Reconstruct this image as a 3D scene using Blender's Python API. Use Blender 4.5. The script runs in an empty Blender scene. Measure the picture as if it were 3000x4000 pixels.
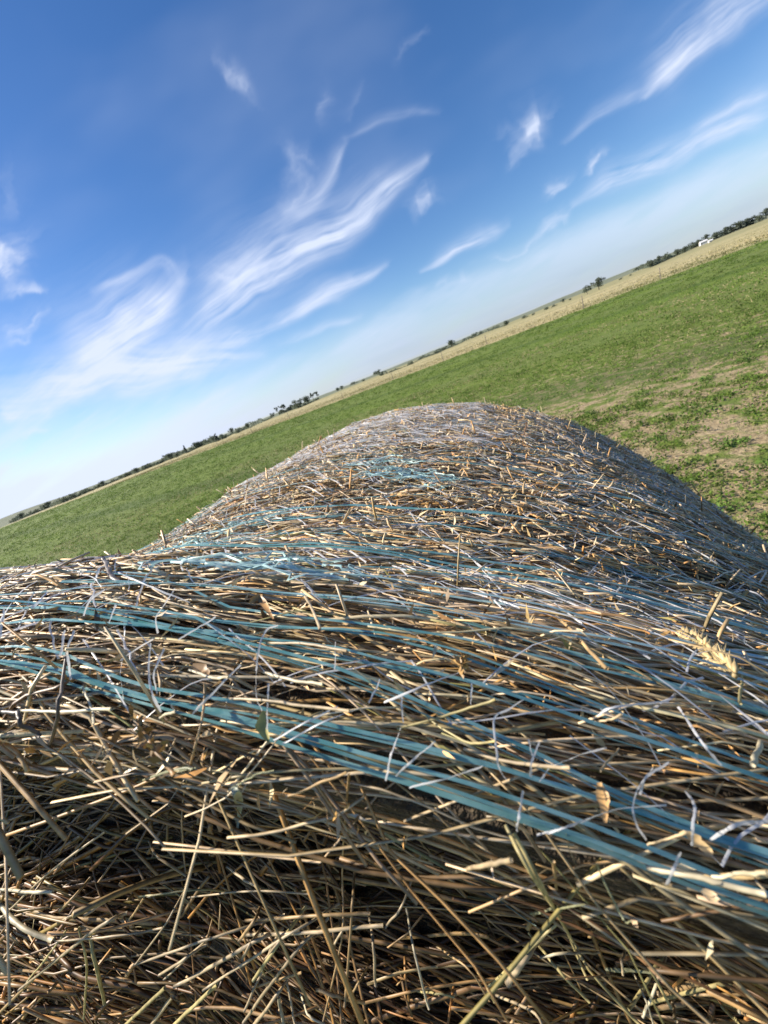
import bpy, math, random
import numpy as np
rng = np.random.default_rng(11); random.seed(11)
BANDS = [[(0.0815, 0.1885), (0.0791, 0.2095), (0.0771, 0.2284), (0.0757, 0.2501), (0.0746, 0.2694), (0.0734, 0.2906), (0.0727, 0.3096), (0.0716, 0.3286), (0.0707, 0.3459), (0.0702, 0.3613), (0.0699, 0.3757), (0.0689, 0.3918), (0.0681, 0.4068), (0.0666, 0.4186), (0.0653, 0.4298)], [(0.1099, 0.1493), (0.1055, 0.1813), (0.1025, 0.2077), (0.1005, 0.2306), (0.0994, 0.2507), (0.0975, 0.2673), (0.096, 0.2825), (0.0935, 0.3015), (0.0914, 0.3189), (0.0887, 0.3293), (0.0862, 0.3391), (0.0844, 0.3512), (0.0826, 0.3625), (0.0806, 0.372), (0.0788, 0.381), (0.0786, 0.3873), (0.0784, 0.3934), (0.0767, 0.4013), (0.075, 0.4088), (0.0742, 0.4197), (0.0735, 0.4302)], [(0.0866, 0.1819), (0.0824, 0.2058), (0.079, 0.2266), (0.0777, 0.2382), (0.0764, 0.2495), (0.0754, 0.2598), (0.0745, 0.2695)], [(0.1293, 0.3299), (0.1249, 0.3442), (0.1213, 0.3574), (0.1202, 0.3671), (0.1198, 0.3766), (0.1182, 0.3833), (0.1173, 0.3899), (0.1158, 0.4032), (0.1148, 0.416), (0.1139, 0.4288), (0.1128, 0.4409), (0.112, 0.4454), (0.1112, 0.4498)], [(0.1009, 0.2758), (0.098, 0.2995), (0.096, 0.3204), (0.0949, 0.3294), (0.0942, 0.3379), (0.0939, 0.3472), (0.0938, 0.3561), (0.0924, 0.3682), (0.091, 0.3795), (0.0906, 0.3889), (0.0902, 0.3979), (0.0899, 0.4084), (0.0897, 0.4185)], [(0.1091, 0.3345), (0.1076, 0.348), (0.1065, 0.3607), (0.1036, 0.3721), (0.1015, 0.3828), (0.0981, 0.4017), (0.0954, 0.4189), (0.0945, 0.4305), (0.0932, 0.4412)], [(0.1125, 0.2198), (0.1072, 0.246), (0.103, 0.2686), (0.102, 0.2722), (0.1009, 0.2758), (0.1005, 0.2911), (0.1002, 0.3054), (0.0986, 0.3219), (0.0971, 0.3373)], [(0.1451, 0.1828), (0.1287, 0.2216), (0.1193, 0.2484), (0.1165, 0.2604), (0.114, 0.2716), (0.1116, 0.2822), (0.1096, 0.292), (0.1114, 0.3061), (0.1133, 0.3198)], [(0.1133, 0.1443), (0.1167, 0.1727), (0.1208, 0.1985), (0.125, 0.2082), (0.1295, 0.2177), (0.128, 0.2346), (0.1269, 0.2502)], [(0.1281, 0.293), (0.1255, 0.3129), (0.1232, 0.3313), (0.122, 0.3447), (0.1213, 0.3574)], [(0.1997, 0.3125), (0.1905, 0.341), (0.1877, 0.3658), (0.1879, 0.3948), (0.1931, 0.4241), (0.1921, 0.4403), (0.1925, 0.4565), (0.1951, 0.4821), (0.2075, 0.5155)], [(0.3145, 0.414), (0.321, 0.4496), (0.3308, 0.4867), (0.3424, 0.5545), (0.3679, 0.6346)], [(0.3734, 0.0855), (0.3668, 0.1321), (0.3673, 0.171), (0.374, 0.2193), (0.3866, 0.2644), (0.384, 0.3168), (0.3888, 0.3658), (0.3912, 0.4134), (0.3992, 0.4611)], [(0.3081, 0.2841), (0.3074, 0.337), (0.3141, 0.3869), (0.321, 0.4458), (0.3365, 0.5078), (0.3478, 0.5668), (0.3706, 0.6363)], [(0.4436, 0.2503), (0.4449, 0.3158), (0.4559, 0.378)], [(0.1436, 0.2355), (0.1368, 0.249), (0.1313, 0.2606), (0.1311, 0.2665), (0.1307, 0.2723), (0.1262, 0.3039), (0.1232, 0.3313)], [(0.1835, 0.1393), (0.336, -0.0398), (0.1766, 0.1791), (0.1572, 0.2127), (0.1487, 0.2328)]]
STALKS = [([(0.2642, 0.8919, 0.0812), (0.2343, 0.8988, 0.067), (0.1783, 0.8786, 0.061)], 1.74, 's'), ([(0.2628, 0.8882, 0.0784), (0.2561, 0.897, 0.0681), (0.198, 0.8669, 0.0605)], 2.56, 's'), ([(0.2208, 0.8852, 0.0712), (0.1921, 0.8699, 0.0606)], 1.39, 's'), ([(0.2906, 0.8928, 0.0866), (0.2781, 0.902, 0.0721), (0.218, 0.8683, 0.0609)], 1.75, 's'), ([(0.2613, 0.8873, 0.0779), (0.2376, 0.8597, 0.0605)], 1.86, 's'), ([(0.2857, 0.8892, 0.0831), (0.2752, 0.8922, 0.0686), (0.2313, 0.849, 0.06)], 2.2, 's'), ([(0.3008, 0.904, 0.0941), (0.3069, 0.9078, 0.0785), (0.2935, 0.8715, 0.0648)], 1.71, 'o'), ([(0.3489, 1.0015, 0.0657), (0.3045, 0.9206, 0.087), (0.3006, 0.9002, 0.0743), (0.2799, 0.862, 0.062)], 1.19, 'o'), ([(0.244, 0.8922, 0.0776), (0.287, 0.9074, 0.0755), (0.3144, 0.9064, 0.0789)], 1.86, 'o'), ([(0.243, 0.887, 0.0751), (0.2821, 0.9012, 0.0725), (0.319, 0.9021, 0.078)], 2.14, 's'), ([(0.2981, 1.0244, 0.0807), (0.3044, 1.022, 0.0713), (0.3083, 1.0191, 0.0609), (0.2384, 0.9602, 0.089), (0.2329, 0.9484, 0.0853), (0.2307, 0.9371, 0.0807), (0.2301, 0.9271, 0.0764)], 1.14, 'o'), ([(0.0682, 0.896, 0.0669), (0.0977, 0.8918, 0.0612), (0.1185, 0.8853, 0.0609)], 3.88, 'p'), ([(0.1642, 0.9037, 0.0738), (0.1577, 0.9065, 0.0645)], 2.28, 's'), ([(0.2122, 0.9059, 0.0801), (0.2111, 0.9047, 0.0668), (0.1804, 0.8792, 0.061)], 1.35, 's'), ([(0.1747, 0.898, 0.0718), (0.1593, 0.8971, 0.0629), (0.0227, 0.8157, 0.0575)], 2.66, 's'), ([(0.1912, 0.925, 0.0879), (0.215, 0.934, 0.078), (0.2308, 0.9261, 0.0761)], 1.79, 'o'), ([(0.2418, 0.9194, 0.0919), (0.2442, 0.9329, 0.0806)], 1.54, 's'), ([(0.2364, 0.9116, 0.0874), (0.2671, 0.9182, 0.077)], 1.8, 's'), ([(0.2134, 0.9025, 0.0782), (0.2639, 0.9178, 0.0769), (0.2899, 0.9151, 0.0791)], 1.15, 's'), ([(0.2608, 0.8691, 0.0697), (0.2639, 0.8582, 0.0612)], 1.57, 's'), ([(0.2404, 0.8641, 0.0667), (0.2775, 0.8852, 0.0667)], 1.53, 'o'), ([(0.0722, 0.905, 0.0697), (0.1187, 0.9172, 0.066), (0.1402, 0.9188, 0.0672)], 2.54, 'p'), ([(0.1693, 0.9484, 0.0969), (0.1872, 0.9453, 0.1059), (0.3188, 1.0232, 0.0516)], 1.57, 'g'), ([(0.3173, 1.0099, 0.0599), (0.2413, 0.9486, 0.0863)], 0.86, 's'), ([(0.3142, 1.0044, 0.0599), (0.3294, 1.014, 0.0562), (0.3396, 1.0191, 0.0547)], 0.65, 'g'), ([(0.333, 1.003, 0.0588), (0.3573, 1.0146, 0.0566)], 0.92, 'o'), ([(0.1743, 0.8931, 0.0705), (0.2025, 0.9171, 0.0701)], 1.68, 'o'), ([(0.0602, 0.8851, 0.065), (0.146, 0.9303, 0.0713), (0.1841, 0.945, 0.0798)], 1.72, 's'), ([(0.3869, 0.9854, 0.0639), (0.3914, 0.9798, 0.057), (0.3862, 0.8964, 0.0868), (0.3889, 0.8781, 0.0809)], 1.51, 'y'), ([(0.3882, 0.9844, 0.0635), (0.3919, 0.9718, 0.0594), (0.3868, 0.8914, 0.0866), (0.3904, 0.8817, 0.0828), (0.3973, 0.8702, 0.0797), (0.4023, 0.8632, 0.078)], 1.61, 'y'), ([(0.404, 0.8728, 0.0993), (0.4096, 0.8814, 0.0862), (0.4137, 0.8666, 0.0815)], 1.56, 'y'), ([(0.3958, 0.9795, 0.0605), (0.3858, 0.9045, 0.0887), (0.3862, 0.8989, 0.0876)], 1.31, 'o'), ([(0.3386, 0.8987, 0.0977), (0.3787, 0.9822, 0.0571), (0.3904, 0.9984, 0.0503)], 1.57, 's'), ([(0.375, 0.8732, 0.0943), (0.371, 0.8884, 0.0814), (0.3608, 0.8787, 0.0759)], 4.01, 's'), ([(0.4196, 0.8622, 0.0987), (0.3999, 0.8684, 0.0793)], 1.86, 'y'), ([(0.4155, 0.9722, 0.0648), (0.424, 0.9754, 0.0617), (0.4349, 0.977, 0.0589)], 1.76, 'p'), ([(0.4283, 0.9663, 0.0668), (0.4369, 0.9773, 0.0627)], 1.26, 'p'), ([(0.333, 0.9081, 0.0998), (0.3283, 0.9083, 0.0821), (0.3188, 0.9012, 0.0777)], 1.36, 's'), ([(0.3949, 0.8585, 0.0921), (0.4124, 0.8781, 0.0853)], 2.21, 'g'), ([(0.417, 0.9731, 0.0688), (0.4246, 0.9854, 0.0645)], 0.8, 's'), ([(0.4114, 0.8479, 0.0914), (0.4244, 0.8735, 0.0861)], 3.03, 'o'), ([(0.3695, 0.8801, 0.096), (0.4012, 0.979, 0.0538)], 1.38, 'g'), ([(0.3559, 0.9879, 0.0599), (0.3536, 0.9166, 0.0884), (0.3767, 0.8972, 0.0856)], 1.5, 'b'), ([(0.4163, 0.8498, 0.0937), (0.414, 0.8622, 0.08)], 1.79, 's'), ([(0.405, 0.9763, 0.0623), (0.4073, 0.9617, 0.0601), (0.4097, 0.9732, 0.0545)], 0.82, 'g'), ([(0.4101, 0.9777, 0.1566), (0.4155, 0.987, 0.1286), (0.4203, 0.9935, 0.1034)], 2.05, 'o'), ([(0.4696, 0.9523, 0.1422), (0.4526, 0.9754, 0.1047)], 1.41, 'y'), ([(0.4557, 0.963, 0.1033), (0.4453, 0.9784, 0.0837)], 2.09, 'p'), ([(0.3605, 1.0025, 0.0787), (0.3779, 1.0047, 0.0806), (0.3903, 1.008, 0.081)], 1.13, 'y'), ([(0.3781, 0.9947, 0.0774), (0.3918, 0.9965, 0.0722), (0.4046, 0.9983, 0.0695)], 1.36, 's'), ([(0.3668, 1.0015, 0.0839), (0.3813, 1.0019, 0.0741), (0.3896, 1.0061, 0.0703)], 0.86, 'y'), ([(0.4078, 0.9875, 0.1066), (0.4197, 0.9941, 0.092)], 0.72, 'p'), ([(0.4694, 0.8898, 0.2888), (0.4583, 0.9201, 0.228)], 2.31, 's'), ([(0.4131, 0.9833, 0.094), (0.42, 0.9935, 0.0871)], 0.98, 's'), ([(0.4171, 0.98, 0.0884), (0.4115, 0.9949, 0.0711)], 0.8, 's'), ([(0.3779, 1.0009, 0.108), (0.3817, 1.0122, 0.0877)], 0.68, 'r'), ([(0.2414, 1.0442, 0.0819), (0.2505, 1.0382, 0.0702), (0.257, 1.0316, 0.0591), (0.0851, 0.9478, 0.1054), (0.081, 0.9401, 0.1028)], 1.73, 'd'), ([(0.2272, 1.0409, 0.0649), (0.2426, 1.0354, 0.0602), (0.2469, 1.0262, 0.0591)], 2.15, 'd'), ([(0.2539, 1.0344, 0.0736), (0.2695, 1.0335, 0.0652), (0.2815, 1.0339, 0.0573)], 1.02, 'p'), ([(0.2882, 1.0231, 0.0693), (0.3067, 1.0307, 0.0631)], 1.34, 'p'), ([(0.1693, 0.9483, 0.0968), (0.2957, 1.014, 0.0574), (0.3198, 1.0232, 0.0522)], 1.36, 'g'), ([(0.2333, 1.0358, 0.0647), (0.2586, 1.035, 0.0629), (0.2849, 1.0351, 0.0616)], 1.6, 'p'), ([(0.2786, 1.0256, 0.0682), (0.2978, 1.0237, 0.0583), (0.3086, 1.0198, 0.053)], 1.8, 'r'), ([(0.3099, 1.0252, 0.1327), (0.3263, 1.0264, 0.1126), (0.3387, 1.0283, 0.095)], 1.75, 's'), ([(0.1511, 1.0582, 0.1718), (0.1946, 1.0564, 0.1415), (0.2186, 1.0541, 0.1259)], 4.12, 'd'), ([(0.3164, 1.0208, 0.0874), (0.3319, 1.0218, 0.0808), (0.3459, 1.0238, 0.0757)], 1.49, 'p'), ([(0.312, 1.0246, 0.0989), (0.3312, 1.0243, 0.0944), (0.3497, 1.0242, 0.0878)], 1.43, 's'), ([(0.2377, 1.0475, 0.1248), (0.2612, 1.0451, 0.118), (0.2869, 1.0421, 0.1153)], 1.0, 's'), ([(0.2904, 1.0281, 0.0842), (0.3049, 1.0292, 0.078), (0.3183, 1.0313, 0.0735)], 1.34, 'p'), ([(0.3081, 1.0202, 0.077), (0.3301, 1.0205, 0.0739), (0.3546, 1.0199, 0.07)], 1.33, 's'), ([(0.3934, 0.8645, 0.0943), (0.3862, 0.887, 0.0838), (0.3752, 0.8862, 0.0814)], 1.35, 'p'), ([(0.1345, 0.8881, 0.0666), (0.1343, 0.8678, 0.06), (0.0827, 0.8057, 0.057)], 1.8, 'y'), ([(0.2541, 0.861, 0.0667), (0.253, 0.8422, 0.0601), (0.2432, 0.806, 0.0587)], 2.5, 'p'), ([(0.2535, 0.89, 0.0779), (0.2567, 0.8977, 0.0683), (0.2505, 0.8913, 0.0659)], 1.98, 's'), ([(0.1236, 0.8852, 0.0658), (0.11, 0.8752, 0.0603), (0.0411, 0.8275, 0.0584)], 1.69, 'y'), ([(0.1792, 0.853, 0.0633), (0.1385, 0.8227, 0.0584), (0.0666, 0.7661, 0.0539)], 2.87, 'y'), ([(0.1408, 0.8823, 0.0659), (0.1415, 0.8661, 0.06), (0.1199, 0.8302, 0.0586)], 2.79, 'y'), ([(0.2959, 0.8593, 0.0705), (0.2923, 0.876, 0.0656), (0.2823, 0.8789, 0.0654)], 2.04, 'o'), ([(0.351, 0.8573, 0.0804), (0.369, 0.8683, 0.0733), (0.3701, 0.8514, 0.0682)], 1.51, 's'), ([(0.4315, 0.842, 0.0936), (0.4366, 0.8548, 0.0823), (0.4425, 0.8437, 0.0795)], 1.97, 'y'), ([(0.4351, 0.8478, 0.0971), (0.4348, 0.8683, 0.0865), (0.4344, 0.8627, 0.0844)], 1.38, 'p'), ([(0.4186, 0.8612, 0.0983), (0.4111, 0.8744, 0.0839), (0.4038, 0.8649, 0.0787)], 1.48, 'p'), ([(0.4108, 0.8488, 0.0918), (0.4246, 0.8699, 0.0848), (0.439, 0.869, 0.087)], 1.32, 'o'), ([(0.2405, 0.9023, 0.0825), (0.2311, 0.9198, 0.0735), (0.1994, 0.9179, 0.07)], 1.2, 'y'), ([(0.1959, 0.8905, 0.0709), (0.1685, 0.8952, 0.0629), (0.1201, 0.8849, 0.0608)], 1.44, 's'), ([(0.2611, 0.8836, 0.076), (0.2597, 0.8873, 0.0658), (0.2589, 0.8834, 0.0649)], 1.18, 'y'), ([(0.3201, 0.8619, 0.0761), (0.3338, 0.8779, 0.0709), (0.3399, 0.8759, 0.0714)], 1.1, 'y'), ([(0.3677, 0.8872, 0.0981), (0.3798, 0.9013, 0.0876), (0.3865, 0.8947, 0.0863)], 1.86, 's'), ([(0.3491, 0.8602, 0.0819), (0.3671, 0.8865, 0.0801), (0.3848, 0.8973, 0.0868)], 1.49, 'y'), ([(0.219, 0.8628, 0.0654), (0.1781, 0.8312, 0.0592), (0.1127, 0.776, 0.0548)], 2.86, 'y'), ([(0.3461, 0.8652, 0.0834), (0.3537, 0.8792, 0.0746), (0.3551, 0.8735, 0.0727)], 1.64, 'y'), ([(0.1796, 0.8456, 0.063), (0.1342, 0.8044, 0.0573), (0.0647, 0.74, 0.0522)], 3.13, 's'), ([(0.3307, 0.8744, 0.0851), (0.348, 0.8853, 0.0762), (0.3532, 0.8741, 0.073)], 1.0, 'o'), ([(0.4061, 0.8462, 0.0893), (0.4244, 0.8717, 0.0855), (0.4386, 0.8734, 0.0881)], 1.79, 'y'), ([(0.2523, 0.8958, 0.0811), (0.2616, 0.9075, 0.0721), (0.2507, 0.8982, 0.0679)], 2.21, 'o'), ([(0.3045, 0.8905, 0.0877), (0.3128, 0.8954, 0.0743), (0.3098, 0.8805, 0.0688)], 1.78, 's'), ([(0.3692, 0.8741, 0.0935), (0.3797, 0.8824, 0.0811), (0.3877, 0.8719, 0.0781)], 1.6, 'y'), ([(0.3, 0.8717, 0.0766), (0.3029, 0.8821, 0.0686), (0.2968, 0.8756, 0.066)], 1.24, 'o'), ([(0.273, 0.8907, 0.0818), (0.2719, 0.8989, 0.0703), (0.2615, 0.8914, 0.0668)], 1.37, 's'), ([(0.2757, 0.8947, 0.0843), (0.2701, 0.8971, 0.0695), (0.2511, 0.8793, 0.0635)], 2.18, 'y'), ([(0.0466, 0.8284, 0.0617), (-0.0378, 0.7742, 0.055), (-0.2579, 0.6283, 0.0522)], 3.18, 'o'), ([(0.2657, 0.8624, 0.068), (0.2741, 0.8655, 0.0623), (0.2806, 0.8606, 0.0621)], 1.24, 'p'), ([(0.4032, 0.8591, 0.0948), (0.4062, 0.8715, 0.0821), (0.4071, 0.8608, 0.0782)], 1.0, 'p'), ([(0.2204, 0.8835, 0.0704), (0.2152, 0.8877, 0.063), (0.1916, 0.8732, 0.0609)], 1.9, 's'), ([(0.261, 0.8689, 0.0698), (0.2557, 0.868, 0.0619), (0.2148, 0.8248, 0.0592)], 2.22, 's'), ([(0.1514, 0.9127, 0.0766), (0.154, 0.9161, 0.0668), (0.1397, 0.9072, 0.0642)], 2.08, 'o'), ([(0.3963, 0.8449, 0.086), (0.3926, 0.8577, 0.0741), (0.3912, 0.8514, 0.0714)], 1.06, 'o'), ([(0.2928, 0.8887, 0.0844), (0.3013, 0.902, 0.0755), (0.2954, 0.8954, 0.0721)], 1.4, 's'), ([(0.3212, 0.8879, 0.0904), (0.329, 0.8898, 0.0746), (0.3292, 0.8722, 0.0687)], 1.52, 'p'), ([(0.4059, 0.8677, 0.098), (0.4027, 0.8835, 0.0855), (0.4012, 0.879, 0.0835)], 1.4, 's')]
THREADS = [[(0.2547, 1.0439, 0.1229), (0.2684, 1.045, 0.1031), (0.271, 1.0439, 0.0965), (0.2696, 1.0384, 0.0954)], [(0.2204, 1.0534, 0.119), (0.2305, 1.0548, 0.1045), (0.229, 1.0501, 0.0998)], [(0.2177, 1.054, 0.119), (0.2056, 1.059, 0.1257), (0.1744, 1.0608, 0.139)], [(0.3141, 1.0263, 0.1056), (0.3176, 1.0313, 0.0956), (0.3186, 1.03, 0.0887), (0.3147, 1.0226, 0.0857)], [(0.2699, 1.0372, 0.0909), (0.2841, 1.0366, 0.077), (0.2907, 1.0326, 0.0695), (0.289, 1.0249, 0.0698)], [(0.2787, 1.0354, 0.0883), (0.2891, 1.0359, 0.0749), (0.2861, 1.0286, 0.0739)], [(0.2319, 1.0481, 0.0926), (0.2479, 1.0465, 0.0794), (0.2497, 1.0383, 0.0744)], [(0.2303, 1.0498, 0.0908), (0.2392, 1.0449, 0.0802)], [(0.3099, 1.0255, 0.0864), (0.3129, 1.0288, 0.0718), (0.3013, 1.0227, 0.0699)], [(0.3288, 1.0133, 0.0674), (0.343, 1.0191, 0.0678), (0.3442, 1.0123, 0.0787)], [(0.3317, 1.0122, 0.067), (0.3475, 1.0179, 0.0679), (0.3508, 1.0099, 0.0795)], [(0.3566, 1.013, 0.0874), (0.3551, 1.0117, 0.0799)], [(0.3397, 1.0205, 0.0985), (0.3428, 1.0178, 0.088)], [(0.2049, 1.0546, 0.1382), (0.2499, 1.05, 0.1169), (0.2718, 1.0403, 0.1122)], [(0.198, 1.0587, 0.1017), (0.1889, 1.0614, 0.1146)], [(0.2906, 1.0362, 0.1036), (0.2836, 1.0365, 0.0911)], [(0.2412, 1.0496, 0.1057), (0.2482, 1.0466, 0.0953)], [(0.2254, 1.0526, 0.1005), (0.222, 1.0543, 0.1114)], [(0.2712, 1.0381, 0.0915), (0.2744, 1.0409, 0.0802), (0.2644, 1.0374, 0.0823)], [(0.1792, 1.0625, 0.1023), (0.2014, 1.0545, 0.085)], [(0.3153, 1.024, 0.0873), (0.3259, 1.0258, 0.0725), (0.323, 1.0178, 0.0736)], [(0.3238, 1.0221, 0.08), (0.3283, 1.0168, 0.0678)], [(0.3576, 1.0085, 0.0827), (0.3707, 1.0128, 0.0832), (0.3783, 1.0029, 0.0981)], [(0.3957, 0.9925, 0.0958), (0.3921, 0.9995, 0.0857), (0.3889, 1.004, 0.0789), (0.389, 1.0017, 0.0708), (0.3884, 0.9972, 0.0706), (0.3883, 0.9892, 0.0734)], [(0.3979, 0.9912, 0.0822), (0.3965, 0.9986, 0.0705), (0.3946, 0.9898, 0.0736)], [(0.4282, 0.9771, 0.0863), (0.4206, 0.9873, 0.0752), (0.4185, 0.9791, 0.077)], [(0.4004, 0.9909, 0.0757), (0.397, 0.991, 0.0709)], [(0.4141, 0.9839, 0.0854), (0.4075, 0.9944, 0.0748), (0.4, 0.9881, 0.0766)], [(0.4142, 0.9859, 0.0941), (0.4193, 0.9912, 0.092), (0.4356, 0.9765, 0.1065)], [(0.3719, 1.0006, 0.0756), (0.3705, 1.0083, 0.0643), (0.3624, 1.0004, 0.0655)], [(0.3602, 1.001, 0.0645), (0.3656, 1.0105, 0.0645), (0.3631, 1.0044, 0.0765)], [(0.3658, 0.9985, 0.0644), (0.3781, 1.0043, 0.0626), (0.3836, 0.9946, 0.0726)], [(0.3633, 1.0094, 0.0835), (0.3641, 1.0071, 0.0763)], [(0.4114, 0.967, 0.1801), (0.4176, 0.9832, 0.1431), (0.4219, 0.9793, 0.1384)], [(0.3769, 1.0041, 0.1261), (0.3876, 1.0016, 0.1101)], [(0.4374, 0.9752, 0.1054), (0.4371, 0.981, 0.0882), (0.4411, 0.9713, 0.0898)], [(0.5058, 0.8885, 0.2317), (0.491, 0.9257, 0.1801), (0.4925, 0.9275, 0.1732)], [(0.3808, 0.9776, 0.1863), (0.3896, 0.9916, 0.1538), (0.3921, 0.9909, 0.1463)], [(0.339, 1.0101, 0.155), (0.3552, 1.0117, 0.1322)], [(0.3715, 0.9482, 0.261), (0.3897, 0.9658, 0.2019)], [(0.5322, 0.846, 0.3261), (0.5321, 0.8524, 0.2982), (0.5303, 0.8589, 0.2659)], [(0.4308, 0.9446, 0.205), (0.4374, 0.9132, 0.2722)], [(0.4781, 0.8787, 0.3533), (0.4676, 0.8934, 0.297), (0.4448, 0.9279, 0.2228)], [(0.5277, 0.8509, 0.3168), (0.4933, 0.8978, 0.229)], [(0.3955, 0.9949, 0.0799), (0.3955, 0.9934, 0.0752)], [(0.3823, 1.0032, 0.0925), (0.3819, 1.0021, 0.085)], [(0.4414, 0.9744, 0.1211), (0.4467, 0.9723, 0.1126)], [(0.3922, 0.9896, 0.0699), (0.3926, 0.9969, 0.0598), (0.3902, 0.9872, 0.0624)], [(0.3938, 0.9856, 0.0625), (0.4009, 0.9928, 0.0598), (0.4065, 0.9822, 0.0685)], [(0.424, 0.9767, 0.0851), (0.4194, 0.9847, 0.0756), (0.4158, 0.988, 0.068), (0.4153, 0.9837, 0.0664), (0.4168, 0.9747, 0.069)], [(0.4295, 0.9735, 0.0812), (0.4286, 0.9807, 0.0726), (0.4261, 0.9808, 0.0681), (0.4254, 0.9715, 0.0703)], [(0.4232, 0.9731, 0.0678), (0.4198, 0.9821, 0.0596), (0.418, 0.9731, 0.0611)], [(0.4451, 0.9658, 0.0795), (0.4355, 0.9776, 0.0708), (0.4305, 0.9711, 0.0717)], [(0.4238, 0.9761, 0.076), (0.4119, 0.9893, 0.0661), (0.4038, 0.9831, 0.0674)], [(0.3457, 0.9444, 0.433), (0.3764, 0.9317, 0.3754)], [(0.3573, 0.9464, 0.2947), (0.3882, 0.9788, 0.1785)], [(0.4051, 0.9184, 0.4282), (0.4304, 0.9056, 0.3851)], [(0.4356, 0.9031, 0.4388), (0.4402, 0.9002, 0.3972)], [(0.2963, 0.9752, 0.2673), (0.3426, 0.9814, 0.2099)], [(0.351, 0.9417, 0.3618), (0.3694, 0.9406, 0.3181), (0.3829, 0.9323, 0.3057)], [(0.3698, 0.9896, 0.1719), (0.3822, 0.9914, 0.161), (0.3931, 0.992, 0.1409)], [(0.4173, 0.9167, 0.3074), (0.4321, 0.9153, 0.2752)], [(0.5265, 0.8482, 0.3951), (0.53, 0.8463, 0.3656)], [(0.4231, 0.9105, 0.5525), (0.4334, 0.9046, 0.5199)], [(0.4591, 0.89, 0.4344), (0.4449, 0.8979, 0.3772)], [(0.5287, 0.8472, 0.464), (0.5101, 0.8589, 0.4023)], [(0.4398, 0.9086, 0.2868), (0.4356, 0.9247, 0.2415)], [(0.5162, 0.8557, 0.4656), (0.4986, 0.8664, 0.4092)], [(0.308, 0.9576, 0.4256), (0.3118, 0.9625, 0.3269), (0.3219, 0.9569, 0.3084)], [(0.4689, 0.8851, 0.3658), (0.4363, 0.9113, 0.2837)], [(0.3961, 0.9226, 0.4312), (0.3849, 0.928, 0.3788)]]
POST_AZ = [-0.8922, -0.8427, -0.7497, -0.6955, -0.6475, -0.5968, -0.5356, -0.4398, -0.3201, -0.2295, -0.1303, 0.0115, 0.1453, 0.2786, 0.394, 0.6527, 0.8597, 1.0796]
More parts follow.
